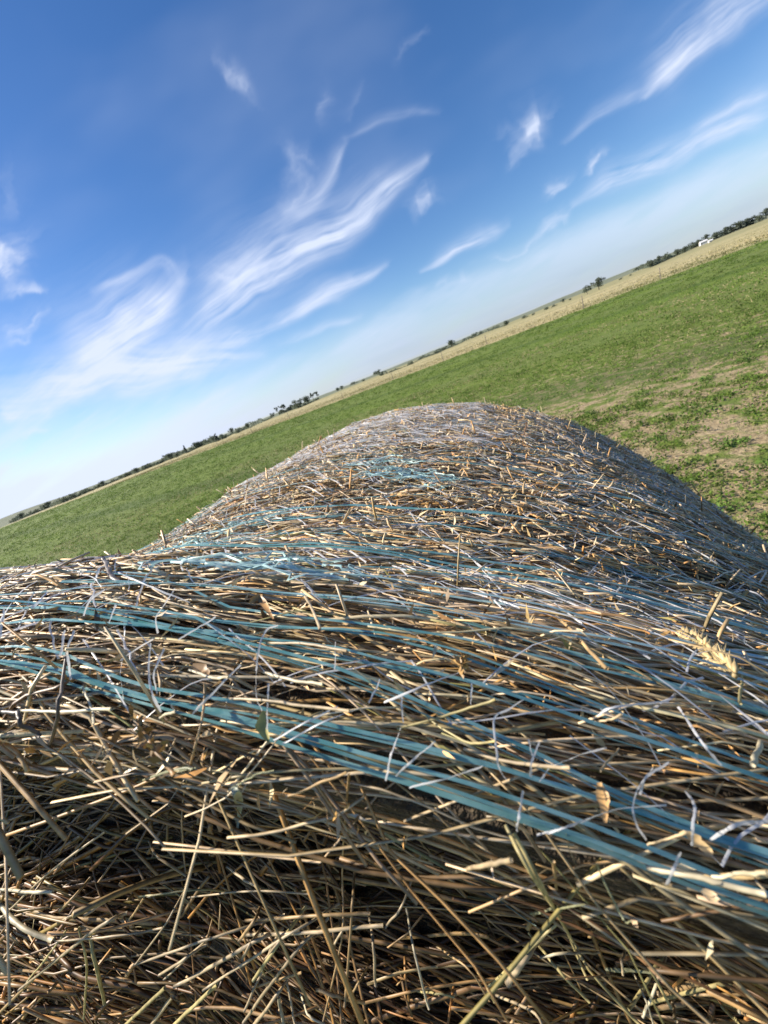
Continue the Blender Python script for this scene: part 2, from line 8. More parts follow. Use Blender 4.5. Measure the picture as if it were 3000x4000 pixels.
TREES = [(-0.1501, -0.0022, 0.01736, 0.01206), (-0.1321, -0.0032, 0.01929, 0.01447), (-0.1162, -0.0035, 0.01206, 0.00965), (-0.1002, -0.0061, 0.0205, 0.02411), (-0.074, -0.0056, 0.0205, 0.01929), (-0.0577, -0.0048, 0.0205, 0.01206), (-0.0449, -0.0038, 0.01736, 0.01085), (0.0064, -0.0048, 0.01013, 0.00844), (0.0166, -0.004, 0.00916, 0.00965), (0.0503, -0.0029, 0.00772, 0.0217), (0.0741, -0.0049, 0.00723, 0.00965), (0.1123, -0.002, 0.01206, 0.0217), (-0.1671, -0.0038, 0.01085, 0.01085), (-0.2327, -0.0069, 0.01326, 0.00965), (-0.2748, -0.0047, 0.01495, 0.01085), (-0.2615, -0.0076, 0.01254, 0.00916), (-0.2481, -0.0056, 0.00772, 0.00868), (-0.2958, -0.0073, 0.01085, 0.01447), (-0.3143, -0.0073, 0.01809, 0.01085), (-0.3227, -0.0068, 0.01447, 0.00965), (-0.3343, -0.0054, 0.01929, 0.02652), (-0.3496, -0.0042, 0.01206, 0.01206), (-0.363, -0.0037, 0.01399, 0.01447), (-0.3717, -0.0039, 0.01495, 0.01085), (-0.381, -0.0051, 0.01157, 0.01447), (-0.3964, -0.0063, 0.01929, 0.00675), (-0.405, -0.004, 0.01254, 0.01929), (-0.4236, -0.0064, 0.01399, 0.01326), (-0.4328, -0.0052, 0.01495, 0.00965), (-0.4415, -0.0053, 0.01495, 0.01085), (-0.4506, -0.0041, 0.01447, 0.00965), (-0.4625, -0.0055, 0.01085, 0.01688), (-0.4774, -0.0057, 0.00868, 0.01447), (-0.4907, -0.0052, 0.00916, 0.01206), (-0.5082, -0.0056, 0.01109, 0.01929), (-0.5277, -0.0051, 0.00965, 0.01206), (-0.5429, -0.0039, 0.00772, 0.01688), (-0.5297, -0.0055, 0.0135, 0.01206), (-0.5612, -0.0046, 0.01206, 0.0217), (-0.5883, -0.0045, 0.00916, 0.01447), (-0.6172, -0.0035, 0.01254, 0.01206), (-0.6323, -0.004, 0.01013, 0.01447), (-0.6521, -0.0042, 0.00916, 0.01447), (-0.6674, -0.0049, 0.00916, 0.01206), (-0.6826, -0.0055, 0.01013, 0.01447), (-0.6975, -0.0057, 0.01326, 0.01447), (-0.7249, -0.0062, 0.01929, 0.02652), (-0.7624, -0.0033, 0.01399, 0.01447), (-0.775, -0.0037, 0.01206, 0.01206), (-0.8026, -0.0044, 0.01254, 0.03135), (-0.8336, -0.0029, 0.01254, 0.01447), (-0.8572, -0.0049, 0.00965, 0.01447), (0.3081, -0.0075, 0.01736, 0.01929), (0.2873, -0.007, 0.00868, 0.02894), (0.2681, -0.009, 0.00965, 0.01929), (0.198, -0.0116, 0.01206, 0.01929), (0.2269, -0.0069, 0.00723, 0.01447), (0.1201, -0.0086, 0.01013, 0.00965), (0.112, -0.001, 0.00772, 0.01929), (0.3702, -0.006, 0.01206, 0.0217), (0.3877, -0.0053, 0.00965, 0.01447), (0.4534, -0.0084, 0.01206, 0.01447), (0.6994, -0.0092, 0.02411, 0.02652), (0.6685, -0.0092, 0.01736, 0.01929), (0.6229, -0.0093, 0.0053, 0.00965), (0.6045, -0.0084, 0.00868, 0.00965), (0.5808, -0.0096, 0.00603, 0.01688), (0.5598, -0.0097, 0.00844, 0.01688), (0.5251, -0.0104, 0.00675, 0.01206), (0.5032, -0.0092, 0.00844, 0.01929), (0.4541, -0.008, 0.01109, 0.01447), (0.7574, -0.0092, 0.00627, 0.01447), (0.7846, -0.0091, 0.0053, 0.00965), (0.8371, -0.0085, 0.02218, 0.02652), (0.8594, -0.0078, 0.02218, 0.01447), (0.8817, -0.007, 0.02411, 0.03135), (0.909, -0.0059, 0.01929, 0.01929), (0.9286, -0.0063, 0.01688, 0.01688), (0.9461, -0.004, 0.01736, 0.0217), (1.0127, -0.0033, 0.01977, 0.0217), (1.0374, -0.0034, 0.0217, 0.01929), (1.0596, -0.0026, 0.0217, 0.02411), (1.0768, -0.0033, 0.02411, 0.01929), (1.094, -0.0039, 0.02218, 0.0217), (1.1112, -0.004, 0.02218, 0.01929), (1.126, -0.0048, 0.0205, 0.01688), (1.1458, -0.0012, 0.02532, 0.0217), (0.8058, -0.003, 0.01085, 0.02894), (0.966, -0.003, 0.01809, 0.01447), (0.9858, -0.0014, 0.0205, 0.01447)]
TREE_N = [12, 37, 52, 62, 73, 90]
SHEDS = [(0.9782, -0.0036), (0.9965, -0.0061)]
WEEDS = [(1.3169, 1.3246), (1.8393, 1.8239), (1.7781, 2.2341), (2.0432, 3.3026), (2.1938, 2.3536), (1.7186, 1.5421), (1.3141, 1.1806), (2.8216, 2.9555), (3.2986, 3.0593), (2.5189, 3.2273)]
CLOUDS = [([(-0.274, 0.2217), (-0.1617, 0.262), (-0.0628, 0.2808), (0.0443, 0.296), (0.1536, 0.3191), (0.2579, 0.3339), (0.3583, 0.3564)], [0.022, 0.0417, 0.0468, 0.0413, 0.0302, 0.0231, 0.0089], 0.8), ([(-0.1587, 0.3094), (-0.0501, 0.284)], [0.0144, 0.0235], 0.5), ([(0.0361, 0.3493), (0.1295, 0.3889), (0.2069, 0.4414)], [0.0231, 0.0116, 0.0072], 0.45), ([(0.0323, 0.3595), (0.0865, 0.4115), (0.0722, 0.4702)], [0.0226, 0.0156, 0.0095], 0.3), ([(0.0739, 0.4737), (0.1248, 0.4261)], [0.0105, 0.0124], 0.25), ([(0.1936, 0.5347), (0.1728, 0.4828)], [0.0111, 0.0133], 0.2), ([(0.0324, 0.6203), (0.0535, 0.572)], [0.0141, 0.0144], 0.36), ([(0.2075, 0.4478), (0.3037, 0.454), (0.4174, 0.4365)], [0.0063, 0.0108, 0.0062], 0.22), ([(0.3497, 0.5215), (0.4459, 0.5666)], [0.0068, 0.0084], 0.2), ([(0.2149, 0.4656), (0.2689, 0.527)], [0.0074, 0.0064], 0.15), ([(-0.0415, 0.1838), (0.083, 0.2054), (0.2074, 0.2163)], [0.0134, 0.0171, 0.0075], 0.55), ([(-0.2, 0.1895), (-0.0654, 0.1821), (0.0575, 0.1994), (0.1184, 0.2217)], [0.0134, 0.0153, 0.0134, 0.0077], 0.45), ([(-0.0734, 0.1409), (0.1069, 0.1378)], [0.0098, 0.0069], 0.4), ([(-0.279, 0.1923), (-0.1141, 0.1769)], [0.0232, 0.0155], 0.55), ([(0.3135, 0.275), (0.3846, 0.288)], [0.0093, 0.0186], 0.1), ([(-0.5375, 0.236), (-0.444, 0.2585), (-0.3497, 0.2847), (-0.2848, 0.3008), (-0.228, 0.3269)], [0.0359, 0.0534, 0.0546, 0.0437, 0.0173], 0.8), ([(-0.2316, 0.3206), (-0.2265, 0.3601), (-0.2614, 0.3776), (-0.3992, 0.3718)], [0.0162, 0.012, 0.0083, 0.0082], 0.42), ([(-0.221, 0.3121), (-0.1812, 0.3638)], [0.0152, 0.0093], 0.2), ([(-0.6742, 0.2346), (-0.5545, 0.2103), (-0.4378, 0.2144), (-0.3364, 0.1924), (-0.2358, 0.1656), (-0.121, 0.1392)], [0.0405, 0.0434, 0.0388, 0.0361, 0.0302, 0.0181], 0.75), ([(-0.7344, 0.2142), (-0.599, 0.178)], [0.0464, 0.0379], 0.6), ([(-0.4836, 0.1778), (-0.243, 0.1522)], [0.03, 0.0259], 0.5), ([(-0.5763, 0.4594), (-0.5094, 0.4718)], [0.0349, 0.0316], 0.75), ([(-0.5946, 0.4203), (-0.4935, 0.391)], [0.0126, 0.0081], 0.5), ([(-0.6445, 0.3523), (-0.5916, 0.3506), (-0.5223, 0.3489)], [0.0228, 0.0174, 0.0078], 0.5), ([(-0.4832, 0.5723), (-0.4638, 0.5579)], [0.0357, 0.0214], 0.18), ([(-0.7302, 0.156), (-0.6476, 0.1542)], [0.0101, 0.0101], 0.45), ([(0.8745, 0.3381), (0.9103, 0.3613), (0.9938, 0.3879), (1.1127, 0.4145)], [0.0085, 0.0266, 0.0315, 0.0292], 0.75), ([(1.0579, 0.3885), (1.187, 0.4268)], [0.0261, 0.0403], 0.4), ([(0.6657, 0.3146), (0.7594, 0.3336), (0.8761, 0.349)], [0.0066, 0.0113, 0.0131], 0.35), ([(0.5786, 0.3428), (0.6273, 0.3511)], [0.0146, 0.0202], 0.6), ([(0.5686, 0.3126), (0.5959, 0.334)], [0.0093, 0.0144], 0.35), ([(0.5127, 0.3668), (0.5694, 0.3574)], [0.0073, 0.0082], 0.15), ([(0.6691, 0.174), (0.7667, 0.189), (0.905, 0.1904), (1.0439, 0.2023), (1.1702, 0.2116)], [0.0082, 0.0223, 0.0224, 0.0229, 0.0253], 0.62), ([(0.978, 0.23), (1.0808, 0.2416), (1.1712, 0.2448)], [0.0082, 0.0112, 0.0121], 0.42), ([(0.6104, 0.2195), (0.6522, 0.2335)], [0.0103, 0.0134], 0.55), ([(0.7145, 0.2279), (0.7495, 0.2392)], [0.0104, 0.0125], 0.55), ([(0.2863, 0.1714), (0.3618, 0.1829), (0.4443, 0.1889), (0.5152, 0.2042)], [0.0039, 0.0098, 0.0139, 0.007], 0.75), ([(0.5661, 0.1409), (0.6577, 0.153)], [0.0145, 0.0104], 0.5), ([(0.4432, 0.1452), (0.5666, 0.1427)], [0.0059, 0.008], 0.28), ([(0.3064, 0.2865), (0.3575, 0.2897)], [0.0153, 0.0153], 0.5), ([(0.0544, 0.0389), (0.2183, 0.056)], [0.0095, 0.0159], 0.5), ([(0.3094, 0.0577), (0.3811, 0.0556)], [0.0083, 0.0084], 0.35), ([(0.3609, 0.1253), (0.3791, 0.1271)], [0.0143, 0.0122], 0.35), ([(0.3122, 0.1382), (0.3357, 0.1382)], [0.0099, 0.0099], 0.3)]
EAR = [(0.4621, 0.9391, 0.1854), (0.4613, 0.9544, 0.1565), (0.46, 0.9637, 0.134), (0.4602, 0.9661, 0.1243)]
LEAVES = [([(0.318, 1.0077, 0.0579), (0.3132, 0.9994, 0.0607), (0.2371, 0.9231, 0.1058), (0.2307, 0.9099, 0.1017)], 0.0022, (0.42, 0.45, 0.33)), ([(0.4101, 0.9836, 0.0764), (0.41, 0.9825, 0.0732), (0.4091, 0.981, 0.0686)], 0.0016, (0.6, 0.36, 0.14)), ([(0.4261, 0.9734, 0.0716), (0.4281, 0.9718, 0.0702), (0.4297, 0.9707, 0.0689)], 0.0016, (0.6, 0.42, 0.2)), ([(0.3076, 1.0228, 0.0737), (0.3133, 1.0209, 0.0733), (0.3116, 1.0204, 0.0705)], 0.003, (0.4, 0.3, 0.2)), ([(0.293, 1.0301, 0.0839), (0.2981, 1.0283, 0.0829), (0.3007, 1.027, 0.0808)], 0.004, (0.45, 0.27, 0.12)), ([(0.4118, 0.9881, 0.12), (0.4149, 0.9864, 0.1219), (0.4167, 0.9854, 0.121)], 0.003, (0.68, 0.55, 0.3)), ([(0.2957, 1.0212, 0.0612), (0.2973, 1.0204, 0.061), (0.2985, 1.0201, 0.0605)], 0.003, (0.55, 0.3, 0.06)), ([(0.4268, 0.9685, 0.0605), (0.4291, 0.9675, 0.061), (0.4313, 0.9665, 0.0614)], 0.003, (0.6, 0.55, 0.45)), ([(0.4263, 0.9696, 0.0628), (0.4256, 0.9691, 0.061)], 0.002, (0.65, 0.5, 0.3)), ([(0.3937, 0.9969, 0.1015), (0.3992, 0.9946, 0.1052), (0.4011, 0.9935, 0.1051)], 0.004, (0.4, 0.32, 0.2)), ([(0.2971, 1.0329, 0.116), (0.299, 1.0322, 0.1198), (0.3116, 1.0283, 0.1078)], 0.004, (0.5, 0.28, 0.1)), ([(0.2615, 1.0407, 0.1363), (0.2809, 1.0375, 0.1209), (0.2883, 1.0357, 0.1143)], 0.004, (0.55, 0.33, 0.14)), ([(0.3237, 1.0177, 0.0737), (0.3246, 1.0163, 0.07), (0.3278, 1.0137, 0.0667)], 0.003, (0.45, 0.4, 0.12)), ([(0.2613, 1.0274, 0.0584), (0.2659, 1.0284, 0.0597), (0.2706, 1.0276, 0.0606)], 0.004, (0.45, 0.3, 0.14)), ([(0.4258, 0.9591, 0.0587), (0.4273, 0.9515, 0.0607), (0.4419, 0.8392, 0.1071)], 0.002, (0.5, 0.38, 0.2))]
TANGLES = [(0.2379, 0.9766, 0.5381), (0.2702, 0.9667, 0.5017), (0.0819, 1.0044, 0.374), (0.2481, 1.0327, 0.1655), (0.071, 1.0103, 0.3119), (0.2042, 0.9869, 0.5968)]
SKY_SAT, SKY_VAL, SKY_HUE = 1.27, .80, .508
HAZE_L, HAZE_R = (3.5, 4.1, 5.1), (2.0, 2.65, 3.9)
CLOUD_HI, CLOUD_RIGHT = (.43, .475, .585), (.22, .275, .39)
EXPOSURE = 0.9

R = 0.85                                    # bale radius in metres
PAR = [0.3665, 0.4101, 1.0904, -0.0594, 0.014, 0.0081, -0.0165, 0.0367, -0.0297, 0.0672, 0.0053]
H = 1.80                                    # eye height
PITCH, ROLL = math.radians(18.81), math.radians(21.95)
SUN_AZ, SUN_EL = math.radians(-74), math.radians(34)
BALE_L = 1.56                               # length (in R)
SE = 0.062                                  # where the near flat end starts (in R)

scene = bpy.context.scene
col = scene.collection
# ------------------------------------------------------------------ helpers
def tag(o, label=None, cat=None, group=None, kind=None):
    if label: o['label'] = label
    if cat: o['category'] = cat
    if group: o['group'] = group
    if kind: o['kind'] = kind
    return o
def empty(name, loc=(0, 0, 0)):
    o = bpy.data.objects.new(name, None); o.location = loc; o.empty_display_size = .2
    col.objects.link(o); return o
def mesh_from(name, V, Q=None, T=None, color=None, mat=None, smooth=True, parent=None, link=True):
    V = np.asarray(V, dtype=np.float32).reshape(-1, 3)
    Q = np.zeros((0, 4), np.int32) if Q is None else np.asarray(Q, np.int32).reshape(-1, 4)
    T = np.zeros((0, 3), np.int32) if T is None else np.asarray(T, np.int32).reshape(-1, 3)
    me = bpy.data.meshes.new(name)
    me.vertices.add(len(V)); me.vertices.foreach_set('co', V.ravel())
    nl = Q.size + T.size; me.loops.add(nl)
    me.loops.foreach_set('vertex_index', np.concatenate([Q.ravel(), T.ravel()]))
    npoly = len(Q) + len(T); me.polygons.add(npoly)
    st = np.concatenate([np.arange(len(Q)) * 4, Q.size + np.arange(len(T)) * 3]).astype(np.int32)
    me.polygons.foreach_set('loop_start', st)
    me.polygons.foreach_set('use_smooth', np.full(npoly, smooth))
    me.update(calc_edges=True); me.validate()
    if color is not None:
        c = np.asarray(color, np.float32)
        a = me.attributes.new('tint', 'FLOAT_COLOR', 'POINT')
        a.data.foreach_set('color', np.concatenate([c, np.ones((len(c), 1), np.float32)], 1).ravel())
    if mat: me.materials.append(mat)
    o = bpy.data.objects.new(name, me)
    if link: col.objects.link(o)
    if parent: o.parent = parent
    return o
def unit(v): return v / np.maximum(np.linalg.norm(v, axis=-1, keepdims=True), 1e-9)
def tubes(P, nrm, ra, rb=None, m=5, caps=True):
    """P (N,K,3) centre lines, nrm (N,K,3) side hint, ra/rb (N,K) half sizes -> verts, quads"""
    N, K, _ = P.shape
    t = unit(np.gradient(P, axis=1)); b = unit(np.cross(t, nrm)); n = np.cross(b, t)
    rb = ra if rb is None else rb
    an = np.arange(m) / m * 2 * np.pi
    V = P[:, :, None] + (b[:, :, None] * np.cos(an)[None, None, :, None] * ra[:, :, None, None]
                         + n[:, :, None] * np.sin(an)[None, None, :, None] * rb[:, :, None, None])
    idx = np.arange(N * K * m).reshape(N, K, m)
    a = idx[:, :-1]; c = idx[:, 1:]
    Q = np.stack([a, np.roll(a, -1, 2), np.roll(c, -1, 2), c], -1).reshape(-1, 4)
    if caps and m == 4:
        Q = np.concatenate([Q, idx[:, 0, ::-1].reshape(-1, 4), idx[:, -1].reshape(-1, 4)])
    return V.reshape(-1, 3), Q
def ribbons(P, nrm, hw, fold, twist=None):
    """folded flat tape: three verts across"""
    t = unit(np.gradient(P, axis=1)); b = unit(np.cross(t, nrm)); n = np.cross(b, t)
    if twist is not None:
        c, s = np.cos(twist)[..., None], np.sin(twist)[..., None]; b, n = b * c + n * s, n * c - b * s
    V = np.stack([P - b * hw[..., None], P + n * fold[..., None], P + b * hw[..., None]], 2)
    N, K = P.shape[:2]; idx = np.arange(N * K * 3).reshape(N, K, 3)
    a, c = idx[:, :-1], idx[:, 1:]
    Q = np.concatenate([np.stack([a[..., i], a[..., i + 1], c[..., i + 1], c[..., i]], -1).reshape(-1, 4) for i in (0, 1)])
    return V.reshape(-1, 3), Q
def spline(pts, n):
    """Catmull-Rom through a few points"""
    p = np.asarray(pts, float); p = np.concatenate([[2 * p[0] - p[1]], p, [2 * p[-1] - p[-2]]])
    m = len(p) - 3; out = []
    for k in np.linspace(0, m - 1e-6, n):
        i = int(k); t = k - i; a, b, c, d = p[i:i + 4]
        out.append(.5 * (2 * b + (c - a) * t + (2 * a - 5 * b + 4 * c - d) * t * t + (3 * b - a - 3 * c + d) * t ** 3))
    return np.array(out)
def vnoise(x, y, seed=0):
    """cheap smooth 2-D value noise, -1..1"""
    xi, yi = np.floor(x).astype(np.int64), np.floor(y).astype(np.int64); fx, fy = x - xi, y - yi
    fx, fy = fx * fx * (3 - 2 * fx), fy * fy * (3 - 2 * fy)
    def h(a, b):
        v = np.sin(a * 127.1 + b * 311.7 + seed * 74.7) * 43758.5453
        return (v - np.floor(v)) * 2 - 1
    return (h(xi, yi) * (1 - fx) + h(xi + 1, yi) * fx) * (1 - fy) + (h(xi, yi + 1) * (1 - fx) + h(xi + 1, yi + 1) * fx) * fy

# ------------------------------------------------------------------ materials
def newmat(name):
    m = bpy.data.materials.new(name); m.use_nodes = True
    nt = m.node_tree; b = nt.nodes['Principled BSDF']; return m, nt, b
def N(nt, kind, **kw):
    n = nt.nodes.new(kind)
    for k, v in kw.items():
        if k == 'ins':
            for i, x in v.items(): n.inputs[i].default_value = x
        else: setattr(n, k, v)
    return n
def mixc(nt, f, a, b, blend='MIX'):
    n = N(nt, 'ShaderNodeMix', data_type='RGBA', blend_type=blend)
    for i, x in ((0, f), (6, a), (7, b)):
        if isinstance(x, (int, float)): n.inputs[i].default_value = x
        elif isinstance(x, tuple): n.inputs[i].default_value = (*x, 1)
        else: nt.links.new(x, n.inputs[i])
    return n.outputs[2]
def math_(nt, op, a, b=0., c=0., clamp=False):
    n = N(nt, 'ShaderNodeMath', operation=op, use_clamp=clamp)
    for i, x in enumerate((a, b, c)):
        if isinstance(x, (int, float)): n.inputs[i].default_value = x
        else: nt.links.new(x, n.inputs[i])
    return n.outputs[0]
def smooth(nt, v, lo, hi, a=0., b=1.):
    n = N(nt, 'ShaderNodeMapRange', interpolation_type='SMOOTHSTEP')
    nt.links.new(v, n.inputs[0])
    for i, x in enumerate((lo, hi, a, b)): n.inputs[i + 1].default_value = x
    return n.outputs[0]
def noise(nt, vec, scale, detail=3., rough=.55, scl=None, dist=0.):
    if scl:
        mp = N(nt, 'ShaderNodeMapping'); mp.inputs['Scale'].default_value = scl; nt.links.new(vec, mp.inputs[0]); vec = mp.outputs[0]
    n = N(nt, 'ShaderNodeTexNoise'); n.inputs['Scale'].default_value = scale; n.inputs['Detail'].default_value = detail
    n.inputs['Roughness'].default_value = rough; n.inputs['Distortion'].default_value = dist
    nt.links.new(vec, n.inputs[0]); return n.outputs[0]
def objco(nt): return N(nt, 'ShaderNodeTexCoord').outputs['Object']

def tint_mat(name, rough=.6, spec=.3, trans=0., nscale=60., amt=.35):
    """colour from the mesh's own 'tint' attribute (one hue per stalk or leaf), broken up by noise"""
    m, nt, b = newmat(name)
    at = N(nt, 'ShaderNodeAttribute', attribute_name='tint')
    nz = noise(nt, objco(nt), nscale, 2.)
    c = mixc(nt, smooth(nt, nz, .3, .7, 0., amt), at.outputs[0], (.5, .5, .5), 'MULTIPLY')
    nt.links.new(c, b.inputs['Base Color'])
    b.inputs['Roughness'].default_value = rough; b.inputs['Specular IOR Level'].default_value = spec
    if trans:
        tr = N(nt, 'ShaderNodeBsdfTranslucent'); nt.links.new(c, tr.inputs[0])
        mx = N(nt, 'ShaderNodeMixShader'); mx.inputs[0].default_value = trans
        nt.links.new(b.outputs[0], mx.inputs[1]); nt.links.new(tr.outputs[0], mx.inputs[2])
        nt.links.new(mx.outputs[0], nt.nodes['Material Output'].inputs[0])
    return m
M_straw = tint_mat('straw', .48, .45, 0., 220., .8)
M_leaf = tint_mat('field_leaf', .6, .25, .3, 30., .3)
M_crown = tint_mat('tree_leaf', .7, .2, .4, 3., .3)

m, nt, b = newmat('matted_hay'); M_core = m
oc = objco(nt)
n1 = noise(nt, oc, 30., 6., .7, (1, 1, 1)); n2 = noise(nt, oc, 220., 3., .6)
c = mixc(nt, smooth(nt, n1, .3, .7), (.035, .024, .014), (.13, .09, .05)); c = mixc(nt, smooth(nt, n2, .45, .7), c, (.2, .145, .08))
nt.links.new(c, b.inputs[0]); b.inputs['Roughness'].default_value = .9
bp = N(nt, 'ShaderNodeBump', ins={0: .9, 1: .01}); nt.links.new(n2, bp.inputs['Height']); nt.links.new(bp.outputs[0], b.inputs['Normal'])

def plastic(name, c0, c1, trans, rough, alpha=0.):
    m, nt, b = newmat(name); oc = objco(nt)
    nz = noise(nt, oc, 90., 3.)
    c = mixc(nt, smooth(nt, nz, .35, .7), c0, c1); nt.links.new(c, b.inputs[0])
    r = smooth(nt, noise(nt, oc, 300., 2.), .3, .7, rough - .1, rough + .15); nt.links.new(r, b.inputs['Roughness'])
    b.inputs['Specular IOR Level'].default_value = .6
    tr = N(nt, 'ShaderNodeBsdfTranslucent'); nt.links.new(c, tr.inputs[0])
    mx = N(nt, 'ShaderNodeMixShader'); mx.inputs[0].default_value = trans
    nt.links.new(b.outputs[0], mx.inputs[1]); nt.links.new(tr.outputs[0], mx.inputs[2]); out = mx.outputs[0]
    if alpha:
        tp = N(nt, 'ShaderNodeBsdfTransparent'); m2 = N(nt, 'ShaderNodeMixShader'); m2.inputs[0].default_value = alpha
        nt.links.new(out, m2.inputs[1]); nt.links.new(tp.outputs[0], m2.inputs[2]); out = m2.outputs[0]
    nt.links.new(out, nt.nodes['Material Output'].inputs[0]); return m
M_teal = plastic('teal_net_plastic', (.13, .35, .36), (.32, .56, .56), .26, .22, .05)
M_pale = plastic('pale_teal_net_plastic', (.36, .58, .58), (.55, .74, .74), .25, .33, .05)  # paler teal for a few bands and the tangles
M_white = plastic('clear_white_net_plastic', (.68, .68, .70), (.82, .82, .82), .3, .30, .15)

# ground: green regrowth, bare stubble, then dry pasture beyond the fence
m, nt, b = newmat('field_ground'); M_ground = m; oc = objco(nt)
sep = N(nt, 'ShaderNodeSeparateXYZ'); nt.links.new(oc, sep.inputs[0]); X, Y = sep.outputs[0], sep.outputs[1]
side = math_(nt, 'ADD', math_(nt, 'MULTIPLY', X, .665), math_(nt, 'MULTIPLY', Y, .747))       # distance across towards the fence
along = math_(nt, 'SUBTRACT', math_(nt, 'MULTIPLY', X, .747), math_(nt, 'MULTIPLY', Y, .665))
cmb = N(nt, 'ShaderNodeCombineXYZ'); nt.links.new(along, cmb.inputs[0]); nt.links.new(side, cmb.inputs[1]); rc = cmb.outputs[0]
fine = noise(nt, oc, 22., 5., .65); mid = noise(nt, oc, 3.6, 5., .65); big = noise(nt, rc, .16, 4., .6, (.5, 1.3, 1))
soil = mixc(nt, smooth(nt, fine, .3, .7), (.17, .125, .07), (.47, .375, .225))
soil = mixc(nt, smooth(nt, noise(nt, oc, 6., 4., .6), .45, .65), soil, (.34, .26, .15))
green = mixc(nt, smooth(nt, noise(nt, rc, 3.2, 4., .65, (.5, 1.4, 1)), .3, .7), (.09, .138, .021), (.155, .208, .036))
green = mixc(nt, smooth(nt, big, .35, .7), green, (.13, .165, .045))
dist = math_(nt, 'SQRT', math_(nt, 'ADD', math_(nt, 'MULTIPLY', X, X), math_(nt, 'MULTIPLY', Y, Y)))
cover = math_(nt, 'ADD', smooth(nt, dist, 4., 22., .19, .85), smooth(nt, X, -6., 4., .22, 0.))
cover = math_(nt, 'ADD', cover, math_(nt, 'MULTIPLY', math_(nt, 'SUBTRACT', mid, .5), 2.4))
cover = math_(nt, 'ADD', cover, math_(nt, 'MULTIPLY', math_(nt, 'SUBTRACT', big, .5), .5))
field = mixc(nt, smooth(nt, cover, .1, .45), soil, green)
w1 = N(nt, 'ShaderNodeTexWave', bands_direction='Y'); w1.inputs['Scale'].default_value = .017; w1.inputs['Distortion'].default_value = .6; nt.links.new(rc, w1.inputs[0])
field = mixc(nt, smooth(nt, w1.outputs[1], .93, 1., 0., .55), field, (.055, .09, .02))       # wheel tracks
wob = math_(nt, 'ADD', side, math_(nt, 'MULTIPLY', math_(nt, 'SUBTRACT', noise(nt, oc, .35, 4.), .5), 3.))
dry = mixc(nt, smooth(nt, noise(nt, rc, .11, 5., .65, (.22, 1.6, 1)), .44, .62), (.47, .40, .22), (.20, .195, .08))
dry = mixc(nt, smooth(nt, noise(nt, oc, 1.4, 4., .7), .35, .7), dry, (.38, .33, .17))
dry = mixc(nt, smooth(nt, side, 95., 240., 0., .6), dry, (.22, .22, .11))
base = mixc(nt, smooth(nt, wob, 52.2, 53.2), field, dry)
nt.links.new(base, b.inputs[0]); b.inputs['Roughness'].default_value = .9; b.inputs['Specular IOR Level'].default_value = .15
bp = N(nt, 'ShaderNodeBump', ins={0: .8, 1: .04}); nt.links.new(fine, bp.inputs['Height']); nt.links.new(bp.outputs[0], b.inputs['Normal'])

m, nt, b = newmat('hill_grass'); M_hill = m; oc = objco(nt)
a1 = noise(nt, oc, .02, 5., .6); a2 = noise(nt, oc, .11, 4., .7)
c = mixc(nt, smooth(nt, a1, .35, .65), (.145, .17, .115), (.195, .205, .145)); c = mixc(nt, smooth(nt, a2, .56, .72), c, (.10, .12, .085))
nt.links.new(c, b.inputs[0]); b.inputs['Roughness'].default_value = .95; b.inputs['Specular IOR Level'].default_value = .1
def plain(name, c0, c1, scale, rough=.8):
    m, nt, b = newmat(name); c = mixc(nt, smooth(nt, noise(nt, objco(nt), scale, 4.), .3, .7), c0, c1)
    nt.links.new(c, b.inputs[0]); b.inputs['Roughness'].default_value = rough; return m
M_bark = plain('bark', (.06, .045, .035), (.13, .10, .075), 4.)
M_post = plain('weathered_post', (.16, .13, .10), (.27, .23, .18), 9.)
M_wire = plain('fence_wire', (.2, .19, .18), (.3, .28, .26), 30., .5)
M_wall = plain('white_painted_board', (.62, .62, .60), (.72, .71, .69), 2.)
M_roof = plain('pale_metal_roof', (.6, .6, .6), (.72, .72, .71), 2., .45)
M_dark = plain('dark_window', (.03, .035, .04), (.05, .055, .06), 3., .2)

# ------------------------------------------------------------------ bale frame
TH, TI = PAR[0], PAR[3]
AX = np.array([math.sin(TH) * math.cos(TI), math.cos(TH) * math.cos(TI), math.sin(TI)])
RT = np.array([math.cos(TH), -math.sin(TH), 0.]); UP = np.cross(RT, AX)
O = np.array([0, 0, H]) - R * (PAR[1] * RT + PAR[2] * UP)     # point on the axis under the camera
def rad(s, phi):
    p = PAR; phi = (phi + np.pi) % (2 * np.pi) - np.pi
    lf = 1 / (1 + np.exp((phi + .25) / .18)) * (1 / (1 + np.exp((-2.0 - phi) / .15)))
    up = 1 / (1 + np.exp((np.abs(phi) - 2.0) / .2))
    r = 1 + p[4] * s + (p[5] * np.cos(2 * phi) + p[6] * np.sin(2 * phi)) * (.3 + .7 * up) \
        + (p[7] * np.exp(-((s - .14) / .10) ** 2) + p[8] * np.exp(-((s - .45) / .2) ** 2)) * lf \
        + p[9] * np.exp(-((s - .12) / .12) ** 2) + p[10] * np.exp(-((s - 1.2) / .3) ** 2)
    far = np.clip((s - (BALE_L - .22)) / .22, 0, 1); r = r - .11 * far ** 2.2
    nr = np.clip((SE + .02 - s) / .05, 0, 1); r = r - .03 * nr ** 2
    return r + .006 * vnoise(s * 9, phi * 5, 3) + .004 * vnoise(s * 24, phi * 14, 4)
def sface(q): return SE + .048 * np.exp(-((q - .90) / .07) ** 2) * np.clip((1 - q) / .05, 0, 1) + .012 * np.exp(-((q - .75) / .12) ** 2)   # hollow under the rim, swelling out lower down
